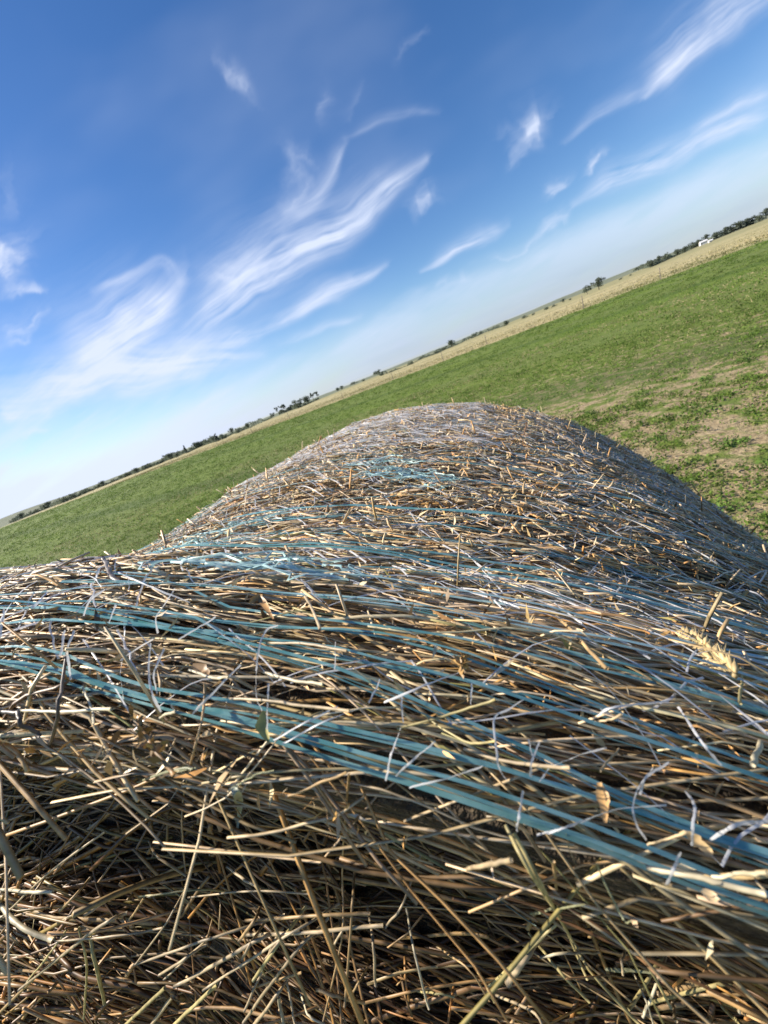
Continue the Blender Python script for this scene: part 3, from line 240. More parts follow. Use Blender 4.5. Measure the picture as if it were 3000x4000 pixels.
def world(s, phi, r):
    """bale coordinates (R units) -> bale-local metres"""
    s, phi, r = np.broadcast_arrays(s, phi, r)
    return R * (s[..., None] * AX + (r * np.sin(phi))[..., None] * RT + (r * np.cos(phi))[..., None] * UP)
def uvs(p): p = np.asarray(p, float); return R * (p[..., 0:1] * RT + p[..., 1:2] * UP + p[..., 2:3] * AX)
CAM_L = R * (PAR[1] * RT + PAR[2] * UP)                       # camera in bale-local metres
bale = empty('round_hay_bale', tuple(O))
tag(bale, 'round hay bale wrapped in teal and white net, filling the near field', 'hay bale')

# body
def body():
    nphi = 180; ph = np.arange(nphi) / nphi * 2 * np.pi
    rows = []
    for q in np.linspace(.02, 1, 26)[:-1]:                    # near end, centre to rim
        rows.append(world(sface(q) + .01 * vnoise(q * 9 + np.cos(ph) * 3, np.sin(ph) * 3, 8) + .012, ph, q * (rad(np.full(nphi, SE), ph) - .018)))
    for s in np.concatenate([np.linspace(SE + .012, BALE_L, 70)]):
        rows.append(world(s, ph, rad(np.full(nphi, s), ph) - .018))
    for q in np.linspace(1, .02, 14)[1:]:
        rows.append(world(BALE_L + .02 * (1 - q), ph, q * (rad(np.full(nphi, BALE_L), ph) - .018)))
    V = np.concatenate(rows); n = len(rows); idx = np.arange(n * nphi).reshape(n, nphi)
    a, c = idx[:-1], idx[1:]
    Q = np.stack([a, np.roll(a, -1, 1), np.roll(c, -1, 1), c], -1).reshape(-1, 4)
    V = np.concatenate([V, V[idx[0]].mean(0)[None], V[idx[-1]].mean(0)[None]])
    c0, c1 = len(V) - 2, len(V) - 1
    T = [(idx[0][i], c0, idx[0][(i + 1) % nphi]) for i in range(nphi)] + [(idx[-1][(i + 1) % nphi], c1, idx[-1][i]) for i in range(nphi)]
    return mesh_from('hay_body', V, Q, T, mat=M_core, parent=bale)
body()

PAL = np.array((1.24, 1.20, 1.10)) * np.array([(.54, .385, .20), (.70, .56, .36), (.42, .32, .205), (.62, .36, .14), (.20, .12, .065), (.31, .28, .115), (.60, .475, .325), (.30, .20, .115)])
def palette(n, w):
    k = rng.choice(len(PAL), n, p=np.array(w) / sum(w)); c = PAL[k] * rng.uniform(.75, 1.2, (n, 1)) * rng.uniform(.95, 1.05, (n, 3)); return c
def thin(P, W):                              # finer stalks lie on top near the rim: very coarse ones only deeper in
    d = np.linalg.norm(P - CAM_L, axis=2).min(1); return np.minimum(W * 1.15, d * np.where(rng.random(len(W)) < .7, rng.uniform(.0020, .0044, len(W)), rng.uniform(.0044, .0064, len(W))))
def flat_(n): return np.where(rng.random(n) < .45, rng.uniform(.12, .32, n), rng.uniform(.45, .95, n))[:, None]   # crushed or round
def keep(P, d=.07): return (np.linalg.norm(P - CAM_L, axis=2).min(1) > d)
STR = dict(w=(24, 20, 18, 9, 8, 4, 14, 8))
def cyl_straws(n, slo, shi, plo, phi_, lmin, lmax, wmin, wmax, hlo, hhi, spread, lift, K=6, w=STR['w'], pw=1.):
    s0 = slo + (shi - slo) * rng.random(n) ** pw; p0 = rng.uniform(plo, phi_, n)
    al = rng.normal(0, 1, n) * spread + .10 * vnoise(s0 * 8, p0 * 6, 21) + rng.normal(0, .04, n)
    al += np.where(rng.random(n) < .5, 0, np.pi)
    L = rng.uniform(lmin, lmax, n) ** 1.0; t = np.linspace(-.5, .5, K)
    kap = rng.normal(0, .8, n)
    h = rng.uniform(hlo, hhi, n); li = np.minimum(rng.exponential(lift, n), 3 * lift)
    a = al[:, None] + kap[:, None] * t[None] * .35 + np.where(rng.random(n) < .3, rng.normal(0, .35, n), 0)[:, None] * (t[None] > rng.uniform(-.3, .4, n)[:, None])
    ds = np.cumsum(np.sin(a), 1) / K * L[:, None] / R; dp = np.cumsum(np.cos(a), 1) / K * L[:, None] / R
    ds -= ds[:, K // 2:K // 2 + 1]; dp -= dp[:, K // 2:K // 2 + 1]
    s = s0[:, None] + ds; p = p0[:, None] + dp
    hh = h[:, None] + li[:, None] * (t[None] + .5) + (.002 * rng.normal(0, 1, n)[:, None]) * np.sin(t[None] * 6)
    r = rad(np.clip(s, SE, BALE_L), p) + hh / R
    below = s < SE + .01; r = r - np.where(below, (SE + .01 - s) * .8, 0)
    P = world(s, p, r)
    over = world(np.zeros_like(s), p, np.ones_like(s)); nr = unit(over)
    W = rng.uniform(wmin, wmax, n) / 2; tp = np.interp(np.abs(t), [0, .42, .5], [1, .95, .8])
    k = keep(P); P, nr, W, h = P[k], nr[k], W[k], h[k]; W = thin(P, W)
    V, Q = tubes(P, nr, W[:, None] * tp[None], W[:, None] * tp[None] * flat_(len(P)), m=4)
    c = palette(len(P), w); return V, Q, np.repeat(c, K * 4, 0)
def merge(name, parts, mat, parent, kind=None, smooth=True):
    Vs, Qs, Cs, o = [], [], [], 0
    for V, Q, c in parts: Vs.append(V); Qs.append(Q + o); Cs.append(c); o += len(V)
    ob = mesh_from(name, np.concatenate(Vs), np.concatenate(Qs), color=np.concatenate(Cs), mat=mat, parent=parent, smooth=smooth)
    if kind: ob['kind'] = kind
    return ob
def chaff(n, slo, shi, plo, phi_, size, pw=1.):
    """leaf scraps and short broken bits standing off the surface"""
    nc = n // 14; s0 = np.repeat(rng.uniform(slo, shi, nc), 14); p0 = np.repeat(rng.uniform(plo, phi_, nc), 14); n = nc * 14
    sp = np.repeat(np.where(rng.random(nc) < .45, .012, .05), 14)
    s0 = np.clip(s0 + rng.normal(0, 1, n) * sp, SE, BALE_L); p0 = p0 + rng.normal(0, 1, n) * sp; h = rng.uniform(-.003, .006, n)
    c0 = world(s0, p0, rad(np.clip(s0, SE, BALE_L), p0) + h / R)
    d = unit(rng.normal(0, 1, (n, 3))); e = unit(np.cross(d, rng.normal(0, 1, (n, 3))))
    L = rng.uniform(.4, 1.3, n)[:, None] * size; W = L * rng.uniform(.10, .26, (n, 1))
    f = np.cross(d, e) * L * .2
    V = np.stack([c0 - d * L, c0 - e * W + f, c0 + d * L, c0 + e * W + f], 1)
    k = keep(V); V = V[k]; Q = np.arange(len(V) * 4).reshape(-1, 4)
    return V.reshape(-1, 3), Q, np.repeat(palette(len(V), (20, 26, 8, 22, 6, 2, 18, 4)), 4, 0)
A = -1.35; B = 1.75
merge('straw_layer', [
    cyl_straws(9000, SE, .36, -1.1, 1.15, .05, .20, .0012, .0032, -.016, .001, .13, .0018),
    cyl_straws(5200, SE, .36, -1.1, 1.15, .02, .11, .0010, .0028, -.006, .003, .28, .0025, w=(24, 32, 8, 9, 3, 3, 20, 3)),
    cyl_straws(12000, .30, BALE_L - .02, A, B, .04, .15, .0014, .0034, -.015, .001, .16, .0018, K=5, w=(20, 28, 14, 6, 3, 2, 26, 4)),
    cyl_straws(8000, .30, BALE_L - .02, A, B, .015, .07, .0010, .0028, -.005, .004, .42, .003, K=4, w=(20, 30, 10, 11, 3, 2, 26, 2)),
    cyl_straws(3500, SE, BALE_L, B, 2 * np.pi + A, .08, .25, .0025, .006, -.012, .004, .25, .006, K=4),
    chaff(9000, SE, .5, -1.1, 1.2, .0042), chaff(12000, SE, .5, -1.1, 1.2, .0024), chaff(16000, .4, BALE_L, A, B, .007),
    cyl_straws(4200, .3, BALE_L - .02, -1.2, 1.6, .006, .016, .0014, .0034, -.001, .003, 1.2, .003, K=3, w=(20, 30, 6, 22, 2, 0, 24, 0)),
    cyl_straws(1500, SE, BALE_L - .05, A, B, .010, .030, .0012, .003, .0, .004, 1.2, .008, K=3, w=(20, 30, 4, 26, 2, 2, 14, 0)),
], M_straw, bale, 'stuff')

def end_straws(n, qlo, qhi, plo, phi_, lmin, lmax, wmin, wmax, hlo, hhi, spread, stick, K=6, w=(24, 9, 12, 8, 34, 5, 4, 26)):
    q0 = np.sqrt(rng.uniform(qlo ** 2, qhi ** 2, n)); p0 = rng.uniform(plo, phi_, n)
    al = rng.normal(0, 1, n) * spread + .5 * vnoise(q0 * 9, p0 * 5, 31) + np.where(rng.random(n) < .5, 0, np.pi)
    L = rng.uniform(lmin, lmax, n); t = np.linspace(-.5, .5, K); kap = rng.normal(0, .9, n)
    a = al[:, None] + kap[:, None] * t * .5
    dx = np.cumsum(np.cos(a), 1) / K * L[:, None] / R; dy = np.cumsum(np.sin(a), 1) / K * L[:, None] / R
    dx -= dx[:, K // 2:K // 2 + 1]; dy -= dy[:, K // 2:K // 2 + 1]
    x = (q0 * np.sin(p0))[:, None] + dx * np.cos(p0)[:, None] + dy * np.sin(p0)[:, None]
    y = (q0 * np.cos(p0))[:, None] - dx * np.sin(p0)[:, None] + dy * np.cos(p0)[:, None]
    rr = np.hypot(x, y); pp = np.arctan2(x, y); q = rr / rad(np.full_like(rr, SE), pp)
    h = rng.uniform(hlo, hhi, n)[:, None] + rng.exponential(stick, n)[:, None] * (t[None] + .5)
    s = sface(q) - h / R + .010 * vnoise(x * 6, y * 6, 33) + .006 * vnoise(x * 17, y * 17, 34)
    P = R * (s[..., None] * AX + x[..., None] * RT + y[..., None] * UP)
    W = rng.uniform(wmin, wmax, n) / 2; k = keep(P, .085) & (q.max(1) < 1.01); P, W = P[k], W[k]; W = thin(P, W)
    nr = np.broadcast_to(-AX, P.shape)
    V, Q = tubes(P, nr, np.repeat(W[:, None], K, 1), W[:, None] * flat_(len(P)) * np.ones((1, K)), m=4)
    return V, Q, np.repeat(palette(len(P), w) * np.array((.68, .59, .49)), K * 4, 0)  # palette dimmed and browned: shade of the bale end put into the colour
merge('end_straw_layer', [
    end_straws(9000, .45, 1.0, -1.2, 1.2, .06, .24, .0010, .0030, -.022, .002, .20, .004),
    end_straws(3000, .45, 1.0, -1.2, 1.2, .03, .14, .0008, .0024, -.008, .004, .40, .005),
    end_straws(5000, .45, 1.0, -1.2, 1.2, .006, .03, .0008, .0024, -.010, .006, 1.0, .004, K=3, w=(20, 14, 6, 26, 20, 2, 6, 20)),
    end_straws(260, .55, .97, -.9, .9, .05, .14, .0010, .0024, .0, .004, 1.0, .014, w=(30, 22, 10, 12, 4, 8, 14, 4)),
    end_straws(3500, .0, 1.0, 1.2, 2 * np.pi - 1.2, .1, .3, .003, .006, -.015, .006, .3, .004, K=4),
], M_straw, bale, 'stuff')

# stalks that stand out, each its own part
KEY = dict(s=(.52, .40, .24), o=(.54, .36, .17), p=(.66, .57, .38), y=(.52, .43, .19), g=(.33, .33, .19), b=(.20, .29, .24), d=(.13, .095, .07), r=(.42, .24, .09))
NAME = dict(s='straw_stalk', o='straw_stalk', p='straw_stalk', y='straw_stalk', g='green_stem', b='green_blade', d='dry_weed_stem', r='seedy_stem')
for pts, wmm, key in STALKS:
    K = 14; P = uvs(spline(pts, K))[None]; W = wmm * .001 / 2 * .52
    wob = (np.cumsum(rng.normal(0, 1, (1, K, 3)), 1)); wob -= wob.mean(1, keepdims=True); P = P + wob * (.0005 if key == 'd' else .00010)
    t = np.linspace(0, 1, K); prof = np.ones(K)
    for nd in rng.uniform(.15, .85, 2): prof = prof + .22 * np.exp(-((t - nd) / .02) ** 2)
    if key in 'gb': prof = prof * np.interp(t, [0, .3, 1], [.7, 1, .35])
    flat = .25 if key in 'gb' else .75
    nr = unit(P - 0 * P); 
    V, Q = tubes(P, np.broadcast_to(unit(CAM_L - P), P.shape), W * prof[None], W * prof[None] * flat, m=7)
    n0 = len(V); cap = []
    base = np.array(KEY[key]) * rng.uniform(.85, 1.1)
    c = np.repeat((base[None] * (1 + .25 * vnoise(t * 9, t * 0 + rng.random() * 50))[:, None]), 7, 0)
    T = [(0, i, i + 1) for i in range(1, 6)] + [(n0 - 7, n0 - 7 + i + 1, n0 - 7 + i) for i in range(1, 6)]
    if key == 'r':                                            # little seed husks along the stem
        vs, qs = [V], [Q]; o = len(V); cs = [c]
        for i in range(70):
            k = rng.uniform(0, .75); j = int(k * (K - 1)); p = P[0, j] + (P[0, min(j + 1, K - 1)] - P[0, j]) * rng.random()
            d = unit(rng.normal(0, 1, 3)); e = unit(np.cross(d, rng.normal(0, 1, 3))); L = rng.uniform(.0012, .0035)
            vs.append(np.stack([p, p + d * L * .5 - e * L * .25, p + d * L, p + d * L * .5 + e * L * .25])); qs.append(np.array([[o, o + 1, o + 2, o + 3]])); o += 4
            cs.append(np.tile(np.array((.45, .27, .09)) * rng.uniform(.6, 1.3), (4, 1)))
        V, Q, c = np.concatenate(vs), np.concatenate(qs), np.concatenate(cs)
    mesh_from(NAME[key], V, Q, T, color=c, mat=M_straw, parent=bale)
# wheat ear lying on the net
def ear(pts):
    P = uvs(spline(pts, 20)); vs, ts, cs, o = [], [], [], 0
    V, Q = tubes(P[None], np.broadcast_to(UP, P[None].shape), np.full((1, 20), .0008), m=4); vs.append(V); o = len(V); cs.append(np.tile((.5, .38, .18), (o, 1)))
    qs = [Q]
    tn = unit(np.gradient(P, axis=0)); sd = unit(np.cross(tn, unit(CAM_L - P)))
    for i in range(3, 19):
        for sg in (-1, 1):
            for k in range(2):
                d = unit(tn[i] * -.95 + sd[i] * sg * (.30 + .2 * k) + unit(CAM_L - P[i]) * .3 * k + rng.normal(0, .12, 3)); p = P[i] + sd[i] * sg * .0006
                L = rng.uniform(.0032, .0046); cl = np.stack([p, p + d * L * .35, p + d * L * .75, p + d * L, p + d * L * rng.uniform(1.2, 1.7)])[None]
                V, Q = tubes(cl, np.broadcast_to(UP, cl.shape), np.array([[.0004, .0009, .0007, .0002, .00008]]), m=4)
                vs.append(V); qs.append(Q + o); o += len(V); cs.append(np.tile(np.array((.66, .50, .25)) * rng.uniform(.8, 1.15), (len(V), 1)))
    mesh_from('wheat_ear', np.concatenate(vs), np.concatenate(qs), color=np.concatenate(cs), mat=M_straw, parent=bale)
ear(EAR)
def leaf(pts, w, c, name='dried_leaf'):
    K = 12; P = uvs(spline(pts, K))[None]; t = np.linspace(0, 1, K)
    hw = (w * .45 * (1 + .5 * vnoise(t * 9, t * 0 + rng.random() * 50, 3)) * np.sin(np.pi * np.clip(t, .02, 1) ** .8) ** .8 + .0003)[None]
    V, Q = ribbons(P, unit(CAM_L - P), hw, -hw * .5)
    o = mesh_from(name, V, Q, color=np.tile(c, (len(V), 1)), mat=M_straw, parent=bale); return o
for pts, w, c in LEAVES[:3] + LEAVES[4:14:2]: leaf(pts, min(w, .0019), c)

# net: bands of teal tape round the bale
def band_tape(name, sfun, plo, phi_, mats, nfil, half, lift):
    K = int((phi_ - plo) * 70); ph = np.linspace(plo, phi_, K); vs, qs, o = [], [], 0; sb = rng.random() * 90
    for f in range(nfil):
        off = (f - (nfil - 1) / 2) * half * 1.5 + rng.normal(0, half * .4)
        sd = rng.random() * 90
        s = sfun(ph) + (off + .0014 * vnoise(ph * 6, ph * 0 + sb, 1) + .0005 * vnoise(ph * 9, ph * 0 + sd, 1) + .0003 * vnoise(ph * 23, ph * 0 + sd, 2)) / R
        r = rad(np.clip(s, SE, BALE_L), ph) + (lift + .0022 * vnoise(ph * 8, ph * 0 + sd, 5) + .0012 * vnoise(ph * 31, ph * 0 + sd, 6) + f * .0007) / R
        P = world(s, ph, r)[None]; nr = unit(world(np.zeros(K), ph, np.ones(K)))[None]
        hw = half * (1 + .35 * vnoise(ph * 11, ph * 0 + sd, 7))[None]
        V, Q = ribbons(P, nr, hw, .3 * half * vnoise(ph * 17, ph * 0 + sd, 9)[None], .5 * vnoise(ph * 9, ph * 0 + sd, 10)[None])
        vs.append(V); qs.append(Q + o); o += len(V)
    return mesh_from(name, np.concatenate(vs), np.concatenate(qs), mat=mats, parent=bale)
used = []
for i, row in enumerate(BANDS):
    if i == 9: continue
    row = sorted(row, key=lambda x: x[1]); s_, p_ = np.array([x[0] for x in row]), np.array([x[1] for x in row])
    p_ = p_ + np.arange(len(p_)) * 1e-5
    sm = np.convolve(np.pad(s_, 2, mode='edge'), np.ones(5) / 5, 'valid')
    def sf(ph, p_=p_, sm=sm, i=i):
        v = np.interp(ph, p_, sm)
        dl, dr = np.clip(p_[0] - ph, 0, 9), np.clip(ph - p_[-1], 0, 9)
        return np.clip(v + .012 * np.sin(dl * 3 + i) * np.clip(dl, 0, 1) + .01 * np.sin(dr * 4 + i) * np.clip(dr, 0, 1), SE + .002, BALE_L)
    used.append(float(sm.mean()))
    short = i in (2, 4, 5, 6, 7, 8, 9, 15, 16)
    plo, phv = (p_[0] - .12, p_[-1] + .25) if short else ((p_[0] - .16, 2.2) if i in (3, 10) else (-2.0, 2.2))
    band_tape('net_band', sf, plo, phv, M_pale if i in (8, 15, 16) else M_teal, 3 if i < 2 else (1 if i in (6, 7, 15) else 2), .00050 if i < 2 else .00045, .0045 if i < 2 else .0045)
k = 0
for s in np.arange(.24, BALE_L - .03, .04):
    if min(abs(s - u) for u in used) < .014: continue
    sd = rng.random() * 40
    band_tape('net_band', lambda ph, s=s, sd=sd: np.clip(s + .012 * vnoise(ph * 2.2, ph * 0 + sd, 12), SE, BALE_L), -2.0, 2.2, M_teal, 2 if s < .75 else 1, rng.uniform(.0008, .0011), rng.uniform(.005, .0085) if s < .7 else rng.uniform(.002, .005))
# white cross threads
for pts in THREADS:
    K = 22; P = uvs(spline(pts, K)); P = P + .00005 * np.cumsum(rng.normal(0, 1, (K, 3)), 0)
    dn = np.linalg.norm(P - CAM_L, axis=1).mean(); hw = (min(rng.uniform(.00028, .00048), dn * .0021) * (1 + .4 * vnoise(np.linspace(0, 9, K), np.full(K, rng.random() * 60))))[None]
    V, Q = ribbons(P[None], unit(CAM_L - P)[None], hw, .3 * hw, np.cumsum(rng.normal(0, .15, K))[None] + rng.uniform(0, .8))
    mesh_from('net_thread', V, Q, mat=M_white, parent=bale)
def weave(n, slo, shi, plo, phv, hw0, mat, name, lmin, lmax, slope):
    K = 9; t = np.linspace(0, 1, K); s0 = rng.uniform(slo, shi, n); p0 = rng.uniform(plo, phv, n)
    sg = np.where(rng.random(n) < .62, 1, -1); L = rng.uniform(lmin, lmax, n); sl = rng.normal(slope, .25, n) * sg
    an = np.arctan(sl)
    s = s0[:, None] - np.sin(an)[:, None] * t * (L / R)[:, None] + .0012 * np.cumsum(rng.normal(0, 1, (n, K)), 1) / 3
    p = p0[:, None] + np.cos(an)[:, None] * t * (L / R)[:, None] + .0012 * np.cumsum(rng.normal(0, 1, (n, K)), 1) / 3
    s = np.clip(s, SE, BALE_L)
    r = rad(s, p) + (.004 + np.minimum(rng.exponential(.0014, n), .006)[:, None] * np.sin(np.pi * t)[None]) / R
    P = world(s, p, r); nr = unit(world(np.zeros_like(s), p, np.ones_like(s)))
    k = keep(P, .12); P, nr = P[k], nr[k]
    hw = rng.uniform(.6, 1.3, (len(P), 1)) * hw0 * np.ones((1, K))
    V, Q = ribbons(P, nr, hw, .3 * hw, np.cumsum(rng.normal(0, .25, (len(P), K)), 1))
    o = mesh_from(name, V, Q, mat=mat, parent=bale); o['kind'] = 'stuff'; return o
weave(2400, .24, BALE_L - .02, -1.2, 1.2, .0005, M_white, 'net_weave', .02, .08, 1.1)
weave(3600, .75, BALE_L - .02, -1.2, .35, .0007, M_white, 'net_weave', .02, .07, .4)
weave(420, SE + .02, .3, -.5, .9, .0003, M_white, 'net_weave', .02, .05, 1.1)
def mesh_legs():
    """the knit's own zigzag: fine threads running to and fro between neighbouring bands, torn here and there"""
    Ps = []
    lines = np.sort(np.concatenate([[.072, .085, .10, .125, .15, .18, .215], np.arange(.25, 1.3, .04)]))
    for a_, b_ in zip(lines[:-1], lines[1:]):
        for rep in range(2):
            ph = -1.15 + rng.random() * .1
            while ph < 1.35:
                legs = rng.integers(2, 6); step = rng.uniform(.022, .045) * (.6 + min(b_ - a_, .04) * 12)
                if rng.random() < .62:
                    zz = np.array([(a_ if (q % 2) else b_) + rng.normal(0, .003) for q in range(legs + 1)]); pp = ph + np.arange(legs + 1) * step + rng.normal(0, step * .18, legs + 1)
                    for q in range(legs):
                        t = np.linspace(0, 1, 7); s_, p_ = zz[q] + (zz[q + 1] - zz[q]) * t, pp[q] + (pp[q + 1] - pp[q]) * t
                        Ps.append((s_ + .0012 * vnoise(t * 4, t * 0 + rng.random() * 90), p_ + .0012 * vnoise(t * 4, t * 0 + rng.random() * 90), .0048 + rng.uniform(0, .0022) * np.sin(np.pi * t)))
                ph += legs * step + rng.uniform(.0, .05)
    s_, p_, l_ = (np.array([x[i] for x in Ps]) for i in range(3)); s_ = np.clip(s_, SE + .004, BALE_L)
    P = world(s_, p_, rad(s_, p_) + l_ / R); k = keep(P, .075); P, s_, p_ = P[k], s_[k], p_[k]
    nr = unit(world(np.zeros_like(s_), p_, np.ones_like(s_))); dn = np.linalg.norm(P - CAM_L, axis=2).min(1)
    hw = (np.clip(dn * .0016, .00018, .00045) * rng.uniform(.8, 1.5, len(P)))[:, None] * np.ones((1, 7))
    V, Q = ribbons(P, nr, hw, .3 * hw, np.cumsum(rng.normal(0, .2, (len(P), 7)), 1))
    o = mesh_from('net_weave', V, Q, mat=M_white, parent=bale); o['kind'] = 'stuff'
mesh_legs()
# bunched, pale net on the crest
for (u, v, s) in TANGLES:
    n, K = 16, 14; c0 = np.array([u, v, s]); ph0, s0 = math.atan2(u, v), s
    d = np.cumsum(rng.normal(0, 1, (n, K, 2)), 1) * .006; d -= d.mean(1, keepdims=True)
    st = rng.uniform(-1, 1, (n, 1)) * .045
    t = np.linspace(-.5, .5, K)[None] * rng.uniform(.03, .09, (n, 1))
    p = ph0 + st + t + d[..., 0]; ss = s0 + rng.normal(0, .014, (n, 1)) + d[..., 1] * .7
    r = rad(ss, p) + (.005 + .006 * np.abs(vnoise(p * 40, ss * 60, 15))) / R
    P = world(ss, p, r); nr = unit(world(np.zeros_like(ss), p, np.ones_like(ss))); hw = np.full((n, K), .0006)
    V, Q = ribbons(P, nr, hw, .4 * hw, np.cumsum(rng.normal(0, .3, (n, K)), 1))
    mesh_from('net_tangle', V, Q, mat=M_pale, parent=bale)

# ------------------------------------------------------------------ ground and hills
def grid_ground():
    r = np.concatenate([[0.], np.geomspace(.5, 6000, 70)]); n = 120; a = np.arange(n) / n * 2 * np.pi
    V = np.stack([np.outer(r[1:], np.cos(a)), np.outer(r[1:], np.sin(a)), np.zeros((70, n))], -1)
    V[..., 2] = .03 * vnoise(V[..., 0] * .5, V[..., 1] * .5) * (r[1:, None] > 4) * (r[1:, None] < 40)
    idx = np.arange(70 * n).reshape(70, n); a0, c0 = idx[:-1], idx[1:]
    Q = np.stack([a0, c0, np.roll(c0, -1, 1), np.roll(a0, -1, 1)], -1).reshape(-1, 4)
    V = np.concatenate([V.reshape(-1, 3), [[0, 0, 0]]]); T = [(len(V) - 1, idx[0][i], idx[0][(i + 1) % n]) for i in range(n)]
    return tag(mesh_from('ground', V, Q, T, mat=M_ground), kind='structure')
grid_ground()
def hills():
    az = np.linspace(-math.pi, math.pi, 420); rr = np.array([300, 420, 560, 700, 820, 900, 1050.])
    px = np.interp(np.tan(np.clip(az, -1.2, 1.2)), [-2.5, -1.0, -.9, -.82, -.78, -.72, -.6, -.45, -.2, 0, .3, .5, .65, 1.1, 2.5], [14, 16, 21, 22, 19, 12, 9, 6, 3.2, 2, 1.2, 4.5, 7, 8, 8])
    px = np.where(np.abs(az) > 1.2, 10, px) + .7 * vnoise(az * 30, az * 0, 2) + .4 * vnoise(az * 90, az * 0, 3)
    prof = np.array([-.05, .05, .28, .62, .9, 1., .85])
    V = []
    for k, r in enumerate(rr):
        hz = (px / 1500 * 900 * np.sqrt(1 + 0 * az) + H) * prof[k] + (0 if k else -1)
        V.append(np.stack([np.sin(az) * r / np.maximum(np.cos(az), .55), np.cos(az) * r / np.maximum(np.cos(az), .55), hz + .25 * vnoise(az * 60, az * 0 + k, 6) * (k > 0)], -1))
    V = np.concatenate(V); idx = np.arange(len(V)).reshape(len(rr), -1); a, c = idx[:-1], idx[1:]
    Q = np.stack([a[:, :-1], a[:, 1:], c[:, 1:], c[:, :-1]], -1).reshape(-1, 4)
    tag(mesh_from('hills', V, Q, mat=M_hill), kind='structure')
hills()

# ------------------------------------------------------------------ green regrowth on the field
def leaves_mesh(name, x, y, size, nleaf, cols, flat=.6, z0=0.):
    n = len(x); c = np.stack([x, y, np.full(n, z0)], -1)[:, None]
    a = rng.uniform(0, 2 * np.pi, (n, nleaf)); q = np.sqrt(rng.random((n, nleaf)))
    d = np.stack([np.cos(a), np.sin(a), np.zeros_like(a)], -1); S = size[:, None, None]
    hgt = (rng.random((n, nleaf)) * (1.05 - .6 * q))[..., None] * np.array([0, 0, 1.]) * S * flat * 1.5
    p = c + d * q[..., None] * S + hgt
    e = unit(d * .8 + rng.normal(0, .55, d.shape) + np.array([0, 0, .45])); g = unit(np.cross(e, rng.normal(0, 1, d.shape)))
    L = S * rng.uniform(.22, .5, (n, nleaf, 1)); W = L * rng.uniform(.22, .4, (n, nleaf, 1))
    V = np.stack([p, p + e * L * .5 - g * W, p + e * L, p + e * L * .5 + g * W], 2)
    C = np.repeat((cols[:, None] * rng.uniform(.75, 1.25, (n, nleaf, 1))).reshape(-1, 3), 4, 0)
    V = V.reshape(-1, 3); V[:, 2] = np.maximum(V[:, 2], .002)
    return V, np.arange(len(V)).reshape(-1, 4), C
